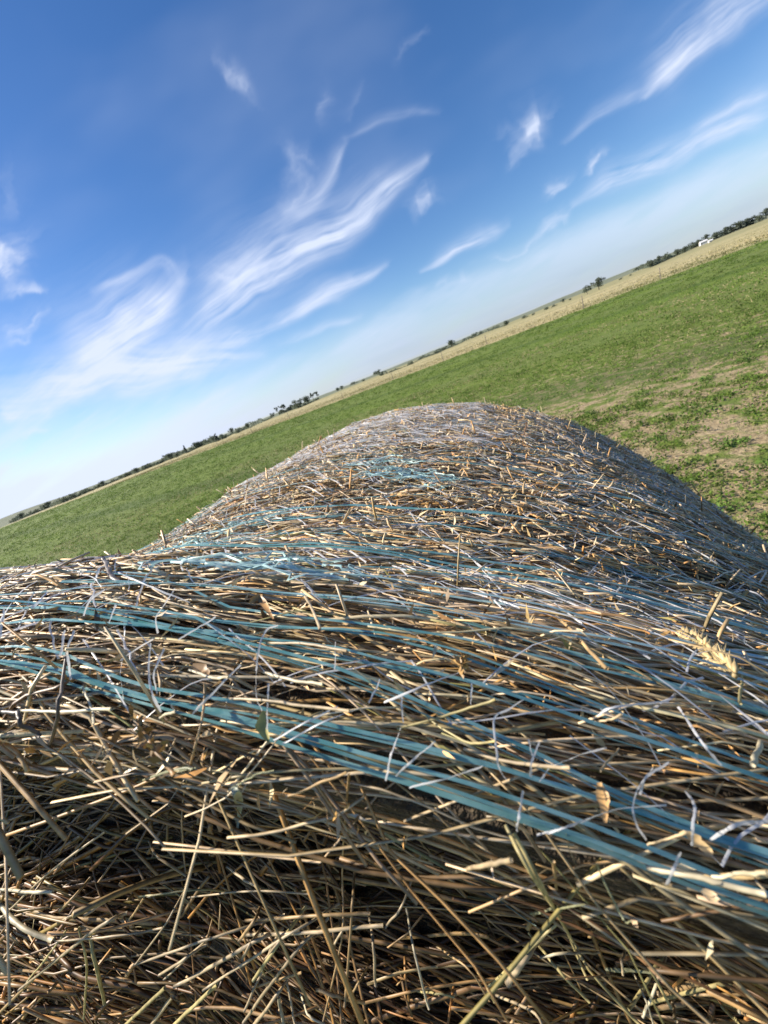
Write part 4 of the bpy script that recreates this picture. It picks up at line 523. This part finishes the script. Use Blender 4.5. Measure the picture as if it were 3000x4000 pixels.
def field():
    xs, ys, sz = [], [], []
    for (d0, d1, n, s0) in ((1.5, 7, 11000, .075), (7, 16, 12000, .08), (16, 36, 12000, .12), (36, 90, 12000, .2), (90, 300, 7000, .4)):
        d = np.sqrt(rng.uniform(d0 ** 2, d1 ** 2, n * 3)); a = rng.uniform(-1.35, 1.35, n * 3); x, y = d * np.sin(a), d * np.cos(a)
        side = .665 * x + .747 * y
        dens = .68 + .75 * vnoise(x * 2.6, y * 2.6, 41) + .25 * vnoise(x * .7, y * .7, 48) * np.clip(12 / d, .2, 1) + .5 * vnoise(x * .25, y * .25, 42) + np.clip(-x * .08, -.12, .45) + np.clip((d - 6) / 16, 0, .6)
        k = (side < 52.3 + vnoise(x * .3, y * .3, 43)) & (rng.random(len(x)) < dens)
        lx = x - O[0]; ly = y - O[1]; su = lx * AX[0] + ly * AX[1]; lu = lx * RT[0] + ly * RT[1]
        k &= ~((su > -.1) & (su < 1.45) & (np.abs(lu) < .8))
        x, y = x[k][:n], y[k][:n]; xs.append(x); ys.append(y); sz.append(s0 * rng.uniform(.5, 1.25, len(x)))
    x, y, s = map(np.concatenate, (xs, ys, sz)); n = len(x)
    g = np.array([(.092, .16, .022), (.135, .215, .033), (.175, .24, .05), (.10, .175, .026), (.20, .22, .07)])
    c = g[rng.choice(5, n, p=[.3, .3, .15, .17, .08])] * (1 + .22 * vnoise(x * .2, y * .2, 44))[:, None]
    V, Q, C = leaves_mesh('crop_regrowth', x, y, s, 16, c)
    tag(mesh_from('crop_regrowth', V, Q, color=C, mat=M_leaf, smooth=False), kind='stuff')
    # small seedlings in the bare ground
    n = 14000; d = np.sqrt(rng.uniform(1.5 ** 2, 20 ** 2, n)); a = rng.uniform(-1.3, 1.35, n); x, y = d * np.sin(a), d * np.cos(a)
    lx = x - O[0]; ly = y - O[1]; su = lx * AX[0] + ly * AX[1]; lu = lx * RT[0] + ly * RT[1]
    k = ~((su > -.1) & (su < 1.45) & (np.abs(lu) < .8)) & (rng.random(n) < .62 + .6 * vnoise(x * .8, y * .8, 47)); x, y = x[k], y[k]
    V, Q, C = leaves_mesh('crop_seedlings', x, y, rng.uniform(.025, .06, len(x)), 9, np.array([(.13, .18, .04)]) * rng.uniform(.7, 1.4, (len(x), 1)), .9)
    tag(mesh_from('crop_seedlings', V, Q, color=C, mat=M_leaf, smooth=False), kind='stuff')
    # dry stubble between the plants
    n = 34000; d = np.sqrt(rng.uniform(1.5 ** 2, 24 ** 2, n)); a = rng.uniform(-1.3, 1.35, n); x, y = d * np.sin(a), d * np.cos(a)
    p = np.stack([x, y, np.full(n, .004)], -1); e = unit(np.stack([rng.normal(0, 1, n), rng.normal(0, 1, n), np.abs(rng.normal(0, .35, n))], -1)); L = rng.uniform(.03, .11, (n, 1))
    g2 = unit(np.cross(e, rng.normal(0, 1, e.shape))) * .0022 * (1 + d[:, None] * .12)
    V = np.stack([p - g2, p + g2, p + e * L + g2 * .6, p + e * L - g2 * .6], 1)
    tag(mesh_from('dry_stubble', V, np.arange(n * 4).reshape(-1, 4), color=np.repeat(np.array([(.42, .33, .19)]) * rng.uniform(.6, 1.3, (n, 1)), 4, 0), mat=M_leaf, smooth=False), kind='stuff')
    # tall dry grass along and behind the fence
    n = 15000; al = rng.uniform(-190, 60, n); sd = 52.6 + rng.exponential(16, n); x, y = al * .747 + sd * .665, -al * .665 + sd * .747
    k = (y > 10); x, y = x[k], y[k]; n = len(x)
    c = np.where((vnoise(al[k] * .05, sd[k] * .22, 51) > .25)[:, None], np.array([(.21, .205, .08)]), np.array([(.50, .43, .24)])) * rng.uniform(.75, 1.2, (n, 1))
    V, Q, C = leaves_mesh('dry_grass', x, y, rng.uniform(.2, .42, n), 7, c, .75)
    tag(mesh_from('dry_grass', V, Q, color=C, mat=M_leaf, smooth=False), kind='stuff')
field()
WEED_LABELS = ['broad bright green weed clump hard beside the dark side of the bale', 'round bright green clump on bare soil right of the bale', 'low green weed clump just behind the upper right slope of the bale',
    'dark green weed clump farthest off, peeking over the right shoulder of the bale', 'pale green clump between bare patches right of the bale shoulder', 'leafy green clump at the right edge of the photo above the bale',
    'green weed cut by the right edge, lowest beside the bale', 'small bright weed standing in the bare stubble right of the bale', 'wide green clump in the stubble near the right edge', 'yellowish weed clump in the stubble above the bale crest']
for (wx, wy), lab, s in zip(WEEDS, WEED_LABELS, (.11, .13, .11, .12, .10, .14, .10, .13, .13, .12)):
    e = empty('weed_clump', (wx * H, wy * H, 0)); tag(e, lab, 'weed', 'weed clumps right of the bale')
    n = 7; x, y = rng.normal(0, s * .5, n), rng.normal(0, s * .5, n)
    V, Q, C = leaves_mesh('leaves', x, y, s * rng.uniform(.35, .65, n), 34, np.tile((.11, .19, .035), (n, 1)) * rng.uniform(.8, 1.3, (n, 1)), .8)
    mesh_from('leaves', V, Q, color=C, mat=M_leaf, parent=e, smooth=False)

# ------------------------------------------------------------------ fence
fence = empty('wire_fence', (16, 55.5, 0)); tag(fence, 'wire fence on weathered wooden posts where green field meets dry pasture', 'fence')
def fpt(az): y = 70.5 / (1 + .89 * az); return np.array([az * y, y, 0])
FP = [fpt(a) for a in POST_AZ]; loc = np.array(fence.location)
for p in FP[:-1]:
    hh = rng.uniform(1.15, 1.45); ln = rng.normal(0, .04, 2); K = 5; t = np.linspace(0, 1, K)
    P = (p - loc)[None, None] + np.stack([ln[0] * t, ln[1] * t, -.3 + (hh + .3) * t], -1)[None]
    V, Q = tubes(P, np.broadcast_to([1., 0, 0], P.shape), (.045 - .008 * t)[None] * rng.uniform(.9, 1.2), m=8)
    n0 = len(V); T = [(n0 - 8, n0 - 8 + i, n0 - 8 + i + 1) for i in range(1, 7)]
    mesh_from('post', V, Q, T, mat=M_post, parent=fence)
for z in (.35, .68, 1.0):
    pts = []
    for a, bb in zip(FP[:-1], FP[1:]):
        for k in np.linspace(0, 1, 6)[:-1]: pts.append(a + (bb - a) * k + np.array([0, 0, z - .12 * k * (1 - k)]))
    P = (np.array(pts) - loc)[None]; V, Q = tubes(P, np.broadcast_to([0, 0, 1.], P.shape), np.full((1, len(pts)), .006), m=4)
    mesh_from('wire', V, Q, mat=M_wire, parent=fence)

# ------------------------------------------------------------------ trees
def crown_mesh(kind, seed):
    g = np.random.default_rng(seed); blobs = []
    if kind == 'round': blobs = [(g.normal(0, .17), g.normal(0, .17), g.uniform(.25, .82), g.uniform(.16, .27)) for _ in range(13)]
    elif kind == 'tall': blobs = [(g.normal(0, .06), g.normal(0, .06), z, .17 * (1.12 - z)) for z in np.linspace(.15, .95, 10)]
    elif kind == 'open': blobs = [(g.normal(0, .24), g.normal(0, .24), g.uniform(.48, .9), g.uniform(.09, .16)) for _ in range(12)]
    else: blobs = [(g.uniform(-.45, .45), g.normal(0, .15), g.uniform(.15, .6), g.uniform(.2, .34)) for _ in range(11)]
    ps, cs = [], []
    for bx, by, bz, br in blobs:
        n = 46; d = unit(g.normal(0, 1, (n, 3))) * (g.random((n, 1)) ** .4) * br; d[:, 2] *= .85
        ps.append(np.array([bx, by, bz]) + d); cs.append(np.tile(g.uniform(.75, 1.3), n))
    p = np.concatenate(ps); n = len(p); e = unit(g.normal(0, 1, (n, 3))); f = unit(np.cross(e, g.normal(0, 1, (n, 3)))); L = g.uniform(.035, .075, (n, 1))
    V = np.stack([p - e * L, p - f * L * .6, p + e * L, p + f * L * .6], 1).reshape(-1, 3); V[:, 2] = np.clip(V[:, 2], .03, 1.0)
    base = {'round': (.15, .18, .13), 'tall': (.125, .15, .12), 'open': (.155, .18, .14), 'shrub': (.155, .185, .13)}[kind]  # leaf colours lightened: distance haze painted in, no air volume
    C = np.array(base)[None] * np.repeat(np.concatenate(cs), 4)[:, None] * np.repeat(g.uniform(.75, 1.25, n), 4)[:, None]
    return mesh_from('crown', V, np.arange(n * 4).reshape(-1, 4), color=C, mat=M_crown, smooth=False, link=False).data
def trunk_mesh(kind, seed):
    g = np.random.default_rng(seed); vs, qs, o = [], [], 0
    top = {'round': .6, 'tall': .9, 'open': .75, 'shrub': .4}[kind]; K = 6; t = np.linspace(0, 1, K)
    lines = [(np.stack([.03 * np.sin(t * 4), .02 * np.sin(t * 3), -.12 + t * (top + .12)], -1), .03)]
    for i in range(5):
        z = g.uniform(.25, .8) * top; a = g.uniform(0, 6.28); r = {'tall': .08}.get(kind, .26)
        lines.append((np.stack([np.cos(a) * t * r, np.sin(a) * t * r, z + t * g.uniform(.1, .3)], -1), .013))
    for P, w in lines:
        V, Q = tubes(P[None], np.broadcast_to([.9, .1, .2], (1, K, 3)), (w * (1.15 - t))[None], m=6); vs.append(V); qs.append(Q + o); o += len(V)
    return mesh_from('trunk', np.concatenate(vs), np.concatenate(qs), mat=M_bark, link=False).data
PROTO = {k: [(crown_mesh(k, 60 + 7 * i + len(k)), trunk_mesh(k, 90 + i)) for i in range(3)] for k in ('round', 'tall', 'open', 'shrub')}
KIND_NAME = {'round': 'leafy_tree', 'tall': 'narrow_tree', 'open': 'open_crowned_tree', 'shrub': 'shrub'}
def tree(i, az, sl, h, w, label, group, kind=None, dist=None):
    if kind is None: kind = 'shrub' if w > h * 1.25 or h < .0085 else ('tall' if w < h * .62 else 'round')
    y = dist or float(np.clip(H / max(-sl, .004), 190, 400)); hh, ww = h * y * (.85 if az > .75 else 1.08), w * y * 1.15
    e = empty(KIND_NAME[kind], (az * y, y, H + sl * y)); tag(e, label, 'shrub' if kind == 'shrub' else 'tree', group)
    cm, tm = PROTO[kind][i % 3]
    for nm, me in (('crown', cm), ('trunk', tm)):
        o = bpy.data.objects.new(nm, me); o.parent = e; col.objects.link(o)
    ex = {'round': .8, 'tall': .36, 'open': .95, 'shrub': 1.25}[kind]
    e.scale = (ww / ex, ww / ex * .8, hh); e.rotation_euler = (0, 0, (i * 2.39996 % 1.2) - .6)
ORD = ['first', 'second', 'third', 'fourth', 'fifth', 'sixth', 'seventh', 'eighth', 'ninth', 'tenth', 'eleventh', 'twelfth', 'thirteenth', 'fourteenth', 'fifteenth', 'sixteenth', 'seventeenth', 'eighteenth', 'nineteenth', 'twentieth']
FIXED = {0: ('sparse open-crowned tree at the left end of the grove left of the bale crest', 'open'), 1: ('rounded dark tree just right of the sparse tree in the grove', 'open'), 2: ('low dark tree in the gap at the middle of the grove', None),
    3: ('broad leafy green tree at the middle of the grove', 'round'), 4: ('tall leafy tree right of the broad tree in the grove', 'round'), 5: ('open-crowned tree next to the right end of the grove', 'open'), 6: ('narrow leaning tree at the right end of the grove', 'open'),
    7: ('left one of two small dark trees alone right of the grove', None), 8: ('right one of two small dark trees alone right of the grove', None), 9: ('flat dark thicket on the slope above the bale crest', None), 10: ('tiny round bush right of the flat thicket', None), 11: ('dark mounded thicket on the skyline above the right side of the bale crest', None),
    62: ('big rounded oak standing alone on the dry pasture, casting a shadow', 'round'), 63: ('smaller round tree beside the lone big oak', 'round')}
SECT = [(12, 37, 'hedgerow trees left of the grove', 'in the dark hedgerow, {} from the grove leftward'), (37, 52, 'trees of the far left hedgerow', 'beyond the left fence posts, {} from the right'),
        (52, 62, 'thickets on the slope behind the pasture', 'on the slope above the pasture, {} from the left'), (64, 73, 'small bushes around the lone oak', 'on the dry pasture by the lone oak, {} from the left'),
        (73, 90, 'trees of the right hedgerow', 'in the right hedgerow by the white sheds, {} from the left')]
SECTION_DIST = {62: 150, 63: 150}
for i in FIXED:
    az, sl, h, w = TREES[i]; lab, kd = FIXED[i]
    tree(i, az, sl, h, w, lab, 'trees of the grove' if i < 7 else None, kd, SECTION_DIST.get(i))
for a, bnd, grp, fmt in SECT:
    ids = sorted(range(a, bnd), key=lambda j: TREES[j][0], reverse=('leftward' in fmt or 'right' in fmt.split(',')[1]))
    for k, j in enumerate(ids):
        az, sl, h, w = TREES[j]
        look = 'low wide shrub' if w > h * 1.25 else ('small bush' if h < .0085 else ('tall narrow tree' if w < h * .62 else 'rounded dark tree'))
        od = ORD[k] if k < 20 else 'twenty-' + ORD[k - 20]
        tree(j, az, sl, h, w, look + ' ' + fmt.format(od), grp)

def scrub(name, pts, n, hmin, hmax):
    """low brush running along under the trees: (x/y, depth, z) along the run"""
    pts = np.array(pts); k = rng.uniform(0, len(pts) - 1.001, n); i = k.astype(int); f = (k - i)[:, None]; q = pts[i] * (1 - f) + pts[i + 1] * f
    az, y, z = q[:, 0], q[:, 1] + rng.normal(0, 3, n), q[:, 2]
    hh = (hmin + (hmax - hmin) * sstep(-.5, .9, vnoise(az * 70, az * 0, 71) + .5 * vnoise(az * 190, az * 0, 72))) * rng.random(n) ** .8
    p = np.stack([az * y, y, z + hh], -1); e = unit(rng.normal(0, 1, (n, 3))); g = unit(np.cross(e, rng.normal(0, 1, (n, 3)))); L = rng.uniform(.3, .7, (n, 1))
    V = np.stack([p - e * L, p - g * L * .7, p + e * L, p + g * L * .7], 1)
    C = np.repeat(np.array([(.155, .185, .14)]) * rng.uniform(.65, 1.3, (n, 1)), 4, 0)  # haze painted into the brush colour, as in the crowns
    tag(mesh_from(name, V, np.arange(n * 4).reshape(-1, 4), color=C, mat=M_crown, smooth=False), kind='stuff')
def sstep(a_, b_, x): t_ = np.clip((x - a_) / (b_ - a_), 0, 1); return t_ * t_ * (3 - 2 * t_)
def belt(a, b): 
    l = sorted(TREES[a:b]); out = []
    for az, sl, h, w in l:
        y = float(np.clip(H / max(-sl, .004), 190, 400)) + 6; out.append((az, y, H + sl * y))
    return out
scrub('scrub_belt', belt(12, 52), 17000, 1.0, 3.8)
scrub('scrub_belt', belt(0, 7), 3500, .8, 3.6)
scrub('scrub_belt', belt(52, 62), 2500, .3, 2.0)
scrub('scrub_belt', belt(73, 90), 9000, .9, 3.4)

# ------------------------------------------------------------------ white sheds by the right hedgerow
def boxv(x0, x1, y0, y1, z0, z1): return [(x, y, z) for z in (z0, z1) for y in (y0, y1) for x in (x0, x1)]
BQ = [(0, 2, 3, 1), (4, 5, 7, 6), (0, 1, 5, 4), (2, 6, 7, 3), (0, 4, 6, 2), (1, 3, 7, 5)]
def box(name, b6, mat, par): return mesh_from(name, boxv(*b6), BQ, mat=mat, parent=par, smooth=False)
def shed(az, sl, y, w, d, h, label, door):
    e = empty('shed', (az * y, y, H + sl * y - .15)); e.rotation_euler = (0, 0, -.45); tag(e, label, 'shed')
    box('wall', (-w / 2, w / 2, -d / 2, d / 2, -.4, h * .62), M_wall, e)
    x, yy, z0, z1 = w / 2 + .25, d / 2 + .35, h * .62 - .06, h
    V = [(-x, -yy, z0), (x, -yy, z0), (-x, 0, z1), (x, 0, z1), (-x, yy, z0), (x, yy, z0)]; V += [(a, b_, c_ + .1) for a, b_, c_ in V]
    Qd = [(0, 1, 3, 2), (2, 3, 5, 4), (6, 8, 9, 7), (8, 10, 11, 9), (0, 6, 7, 1), (4, 5, 11, 10), (0, 2, 8, 6), (2, 4, 10, 8), (1, 7, 9, 3), (3, 9, 11, 5)]
    mesh_from('roof', V, Qd, mat=M_roof, parent=e, smooth=False)
    gb = [(s_ * (w / 2 - .01), y2, z) for s_ in (-1, 1) for (y2, z) in ((-d / 2, h * .62), (d / 2, h * .62), (0, h * .97))]
    mesh_from('gable', gb, None, [(0, 1, 2), (3, 5, 4)], mat=M_wall, parent=e, smooth=False)
    for k in range(door):
        x0 = -w / 2 + (k + .35) * w / door
        box('window' if k else 'door', (x0, x0 + w / door * .35, -d / 2 - .04, -d / 2 + .05, (.9 if k else -.05), h * .5), M_dark, e)
shed(*SHEDS[0], 330, 4.6, 3.2, 2.6, 'longer white shed with pale roof among the trees of the right hedgerow', 3)
shed(*SHEDS[1], 300, 2.2, 2.0, 1.9, 'short white shed right of the longer white shed', 1)

# ------------------------------------------------------------------ sky, sun, camera
w = bpy.data.worlds.new('World'); scene.world = w; w.use_nodes = True; nt = w.node_tree; bg = nt.nodes['Background']
sky = N(nt, 'ShaderNodeTexSky', sky_type='NISHITA', sun_disc=False, sun_elevation=SUN_EL, sun_rotation=SUN_AZ, altitude=600, air_density=1.0, dust_density=.35, ozone_density=2.2)
tc = N(nt, 'ShaderNodeTexCoord').outputs['Generated']
sp = N(nt, 'ShaderNodeSeparateXYZ'); nt.links.new(tc, sp.inputs[0])
dy = math_(nt, 'MAXIMUM', sp.outputs[1], .03)
gx, gz = math_(nt, 'DIVIDE', sp.outputs[0], dy), math_(nt, 'DIVIDE', sp.outputs[2], dy)
cb = N(nt, 'ShaderNodeCombineXYZ'); nt.links.new(gx, cb.inputs[0]); nt.links.new(gz, cb.inputs[1]); G = cb.outputs[0]
el = sp.outputs[2]
left = smooth(nt, gx, -1.0, .6, .80, .70)
tot = math_(nt, 'MULTIPLY', smooth(nt, el, -.02, .17, .95, 0.), left)
hs = N(nt, 'ShaderNodeHueSaturation'); hs.inputs['Saturation'].default_value = SKY_SAT; hs.inputs['Value'].default_value = SKY_VAL; hs.inputs['Hue'].default_value = SKY_HUE; nt.links.new(sky.outputs[0], hs.inputs['Color'])
ccol = mixc(nt, smooth(nt, gx, -.9, .7), HAZE_L, HAZE_R)
fin = mixc(nt, tot, hs.outputs[0], ccol)
nt.links.new(fin, bg.inputs[0]); bg.inputs[1].default_value = .1


def fbm(x, y, sd, o=4, g=.55):
    v, a_, t_ = 0., 1., 0.
    for k in range(o): v = v + a_ * vnoise(x * 2 ** k + 17 * k, y * 2 ** k - 9 * k, sd + k); t_ += a_; a_ *= g
    return v / t_
def sstep(a_, b_, x): t_ = np.clip((x - a_) / (b_ - a_), 0, 1); return t_ * t_ * (3 - 2 * t_)
def clouds():
    """high cirrus: a thin shell far out, its density drawn out along each streak's own run"""
    gx = np.linspace(-2.3, 1.7, 720); gz = np.concatenate([np.linspace(.006, .62, 300), np.linspace(.625, 1.5, 130)])
    X, Z = np.meshgrid(gx, gz); D = np.zeros_like(X)
    wx = X + .024 * fbm(X * 6, Z * 6, 5, 4, .45); wz = Z + .022 * fbm(X * 6, Z * 6, 15, 4, .45)
    for ci, (pts, hws, st) in enumerate(CLOUDS):
        pts = np.array(pts); hws = np.array(hws); m = hws.max() * 3.2
        ix = np.where((gx > pts[:, 0].min() - m) & (gx < pts[:, 0].max() + m))[0]; iz = np.where((gz > pts[:, 1].min() - m) & (gz < pts[:, 1].max() + m))[0]
        if not len(ix) or not len(iz): continue
        sl_ = np.ix_(iz, ix); px, pz = wx[sl_], wz[sl_]
        short_ = np.hypot(*(pts[-1] - pts[0])) < .13
        if short_: px, pz = px + .030 * fbm(px * 17, pz * 17, 61, 4), pz + .030 * fbm(px * 17, pz * 17, 66, 4)
        cur = spline(pts, 5 * len(pts)); hw_ = np.interp(np.linspace(0, 1, len(cur)), np.linspace(0, 1, len(hws)), hws)
        best = np.full(px.shape, 9.); tt = np.zeros(px.shape); dd = np.zeros(px.shape); ww = np.ones(px.shape); ends = np.zeros(px.shape); acc = 0.
        for k in range(len(cur) - 1):
            a_, b_ = cur[k], cur[k + 1]; e = b_ - a_; L = np.hypot(*e) + 1e-9; e = e / L
            rx, rz = px - a_[0], pz - a_[1]; t_ = rx * e[0] + rz * e[1]; tc_ = np.clip(t_, 0, L); d_ = -rx * e[1] + rz * e[0]
            ds = np.hypot(rx - tc_ * e[0], rz - tc_ * e[1]); w_ = hw_[k] + (hw_[k + 1] - hw_[k]) * tc_ / L; q = ds / w_
            u = q < best; best = np.where(u, q, best); tt = np.where(u, acc + t_, tt); dd = np.where(u, d_, dd); ww = np.where(u, w_, ww); acc += L
        body = np.exp(-(best * np.where(dd < 0, 1.12, .80)) ** np.where(dd < 0, 2.4, 1.4) * 1.1)
        f1 = fbm(tt * 5 + ci * 3, dd * 75 + tt * 4, 30 + ci, 4, .65); f2 = fbm(px * 8 + pz * 3 + ci, pz * 11 - px * 3, 80 + ci, 4, .55); f3 = fbm(px * 26, pz * 26, 7, 4, .6)
        f4 = fbm((px * .965 + pz * .26) * 5, (pz * .965 - px * .26) * 62, 91, 4, .65)
        along_ = np.clip(tt / max(acc, 1e-6), 0, 1)
        den = body * np.clip(.84 + .70 * f1 + .45 * f2 + .14 * f3 + .45 * f4, 0, 1.35) * (.35 + .65 * sstep(0, .22, along_) * (1 - sstep(.8, 1., along_)))
        D[sl_] = 1 - (1 - D[sl_]) * (1 - np.clip(den * (st if st > .5 else st * (.45 + st * .9)) * 1.08, 0, .95))
    # pale bank low on the left, thin grey stratus low on the right
    R_ = np.interp(X, [-2.3, -1.1, -.75, -.35, 0, .3, .8, 1.7], [.36, .33, .25, .165, .135, .12, .15, .2])
    edge = Z + .045 * fbm(X * 3.0, Z * 9, 101, 5) + .012 * fbm(X * 12, Z * 40, 103)
    bk = (1 - sstep(R_ * .55, R_ * 1.12, edge)) * np.interp(X, [-1.2, -.5, 0, .5, 1.7], [.95, .90, .62, .46, .42]) * np.clip(.72 + 1.15 * fbm(X * 2.6 + Z * 3, Z * 15 - X * 3.2, 107, 5, .6), .12, 1.1)
    veil = .10 * sstep(-.1, .8, fbm(X * 2.2 + Z * 1.5, Z * 5 - X * 1.2, 110)) + .16 * sstep(-.9, -2.0, X) 
    D = 1 - (1 - D) * (1 - np.clip(bk, 0, .95)) * (1 - veil)
    P = np.stack([X, np.ones_like(X), Z], -1); P = unit(P) * 9000.
    grey = (1 - sstep(.02, .13, Z)) * sstep(-.6, .5, X) * (.75 + .25 * fbm(X * 6, Z * 45, 120))
    Cc = np.array(CLOUD_HI) * (1 - grey[..., None]) + np.array(CLOUD_RIGHT) * grey[..., None]
    n0, n1 = X.shape; idx = np.arange(n0 * n1).reshape(n0, n1)
    Q = np.stack([idx[:-1, :-1], idx[:-1, 1:], idx[1:, 1:], idx[1:, :-1]], -1).reshape(-1, 4)
    m, nt, b = newmat('cirrus'); nt.nodes.remove(b)
    em = N(nt, 'ShaderNodeEmission'); at = N(nt, 'ShaderNodeAttribute', attribute_name='tint'); nt.links.new(at.outputs[0], em.inputs[0]); em.inputs[1].default_value = 1.
    de = N(nt, 'ShaderNodeAttribute', attribute_name='thickness'); tp = N(nt, 'ShaderNodeBsdfTransparent'); mx = N(nt, 'ShaderNodeMixShader')
    nt.links.new(de.outputs['Fac'], mx.inputs[0]); nt.links.new(tp.outputs[0], mx.inputs[1]); nt.links.new(em.outputs[0], mx.inputs[2]); nt.links.new(mx.outputs[0], nt.nodes['Material Output'].inputs[0])
    o = mesh_from('clouds', P, Q, color=Cc.reshape(-1, 3), mat=m)
    a_ = o.data.attributes.new('thickness', 'FLOAT', 'POINT'); a_.data.foreach_set('value', np.clip(D, 0, .96).ravel().astype(np.float32))
    m.cycles.emission_sampling = 'NONE' if hasattr(m, 'cycles') else None
    o['kind'] = 'structure'
clouds()
sl = bpy.data.lights.new('sun', 'SUN'); sl.energy = 5.0; sl.angle = math.radians(.55); sl.color = (1., .91, .78)
so = bpy.data.objects.new('sun', sl); col.objects.link(so)
sd = np.array([math.sin(SUN_AZ) * math.cos(SUN_EL), math.cos(SUN_AZ) * math.cos(SUN_EL), math.sin(SUN_EL)])
from mathutils import Vector, Matrix
so.rotation_euler = Vector(sd).to_track_quat('Z', 'Y').to_euler(); so.location = (-30, 10, 40)

cam = bpy.data.cameras.new('camera'); co = bpy.data.objects.new('camera', cam); col.objects.link(co); scene.camera = co
cam.sensor_fit = 'HORIZONTAL'; cam.sensor_width = 36; cam.lens = 18.; cam.clip_start = .01; cam.clip_end = 20000
cam.dof.use_dof = True; cam.dof.focus_distance = .22; cam.dof.aperture_fstop = 26.
Fv = np.array([0, math.cos(PITCH), -math.sin(PITCH)]); Uv = np.array([0, math.sin(PITCH), math.cos(PITCH)]); Rv = np.array([1., 0, 0])
c_, s_ = math.cos(ROLL), math.sin(ROLL)                     # level X = dx c + dy s ; Y = -dx s + dy c
cx, cy = Rv * c_ - Uv * s_, Rv * s_ + Uv * c_
Mx = Matrix(((cx[0], cy[0], -Fv[0], 0), (cx[1], cy[1], -Fv[1], 0), (cx[2], cy[2], -Fv[2], H), (0, 0, 0, 1)))
co.matrix_world = Mx
scene.view_settings.view_transform = 'Standard'; scene.view_settings.look = 'None'; scene.view_settings.exposure = EXPOSURE; scene.view_settings.gamma = 1
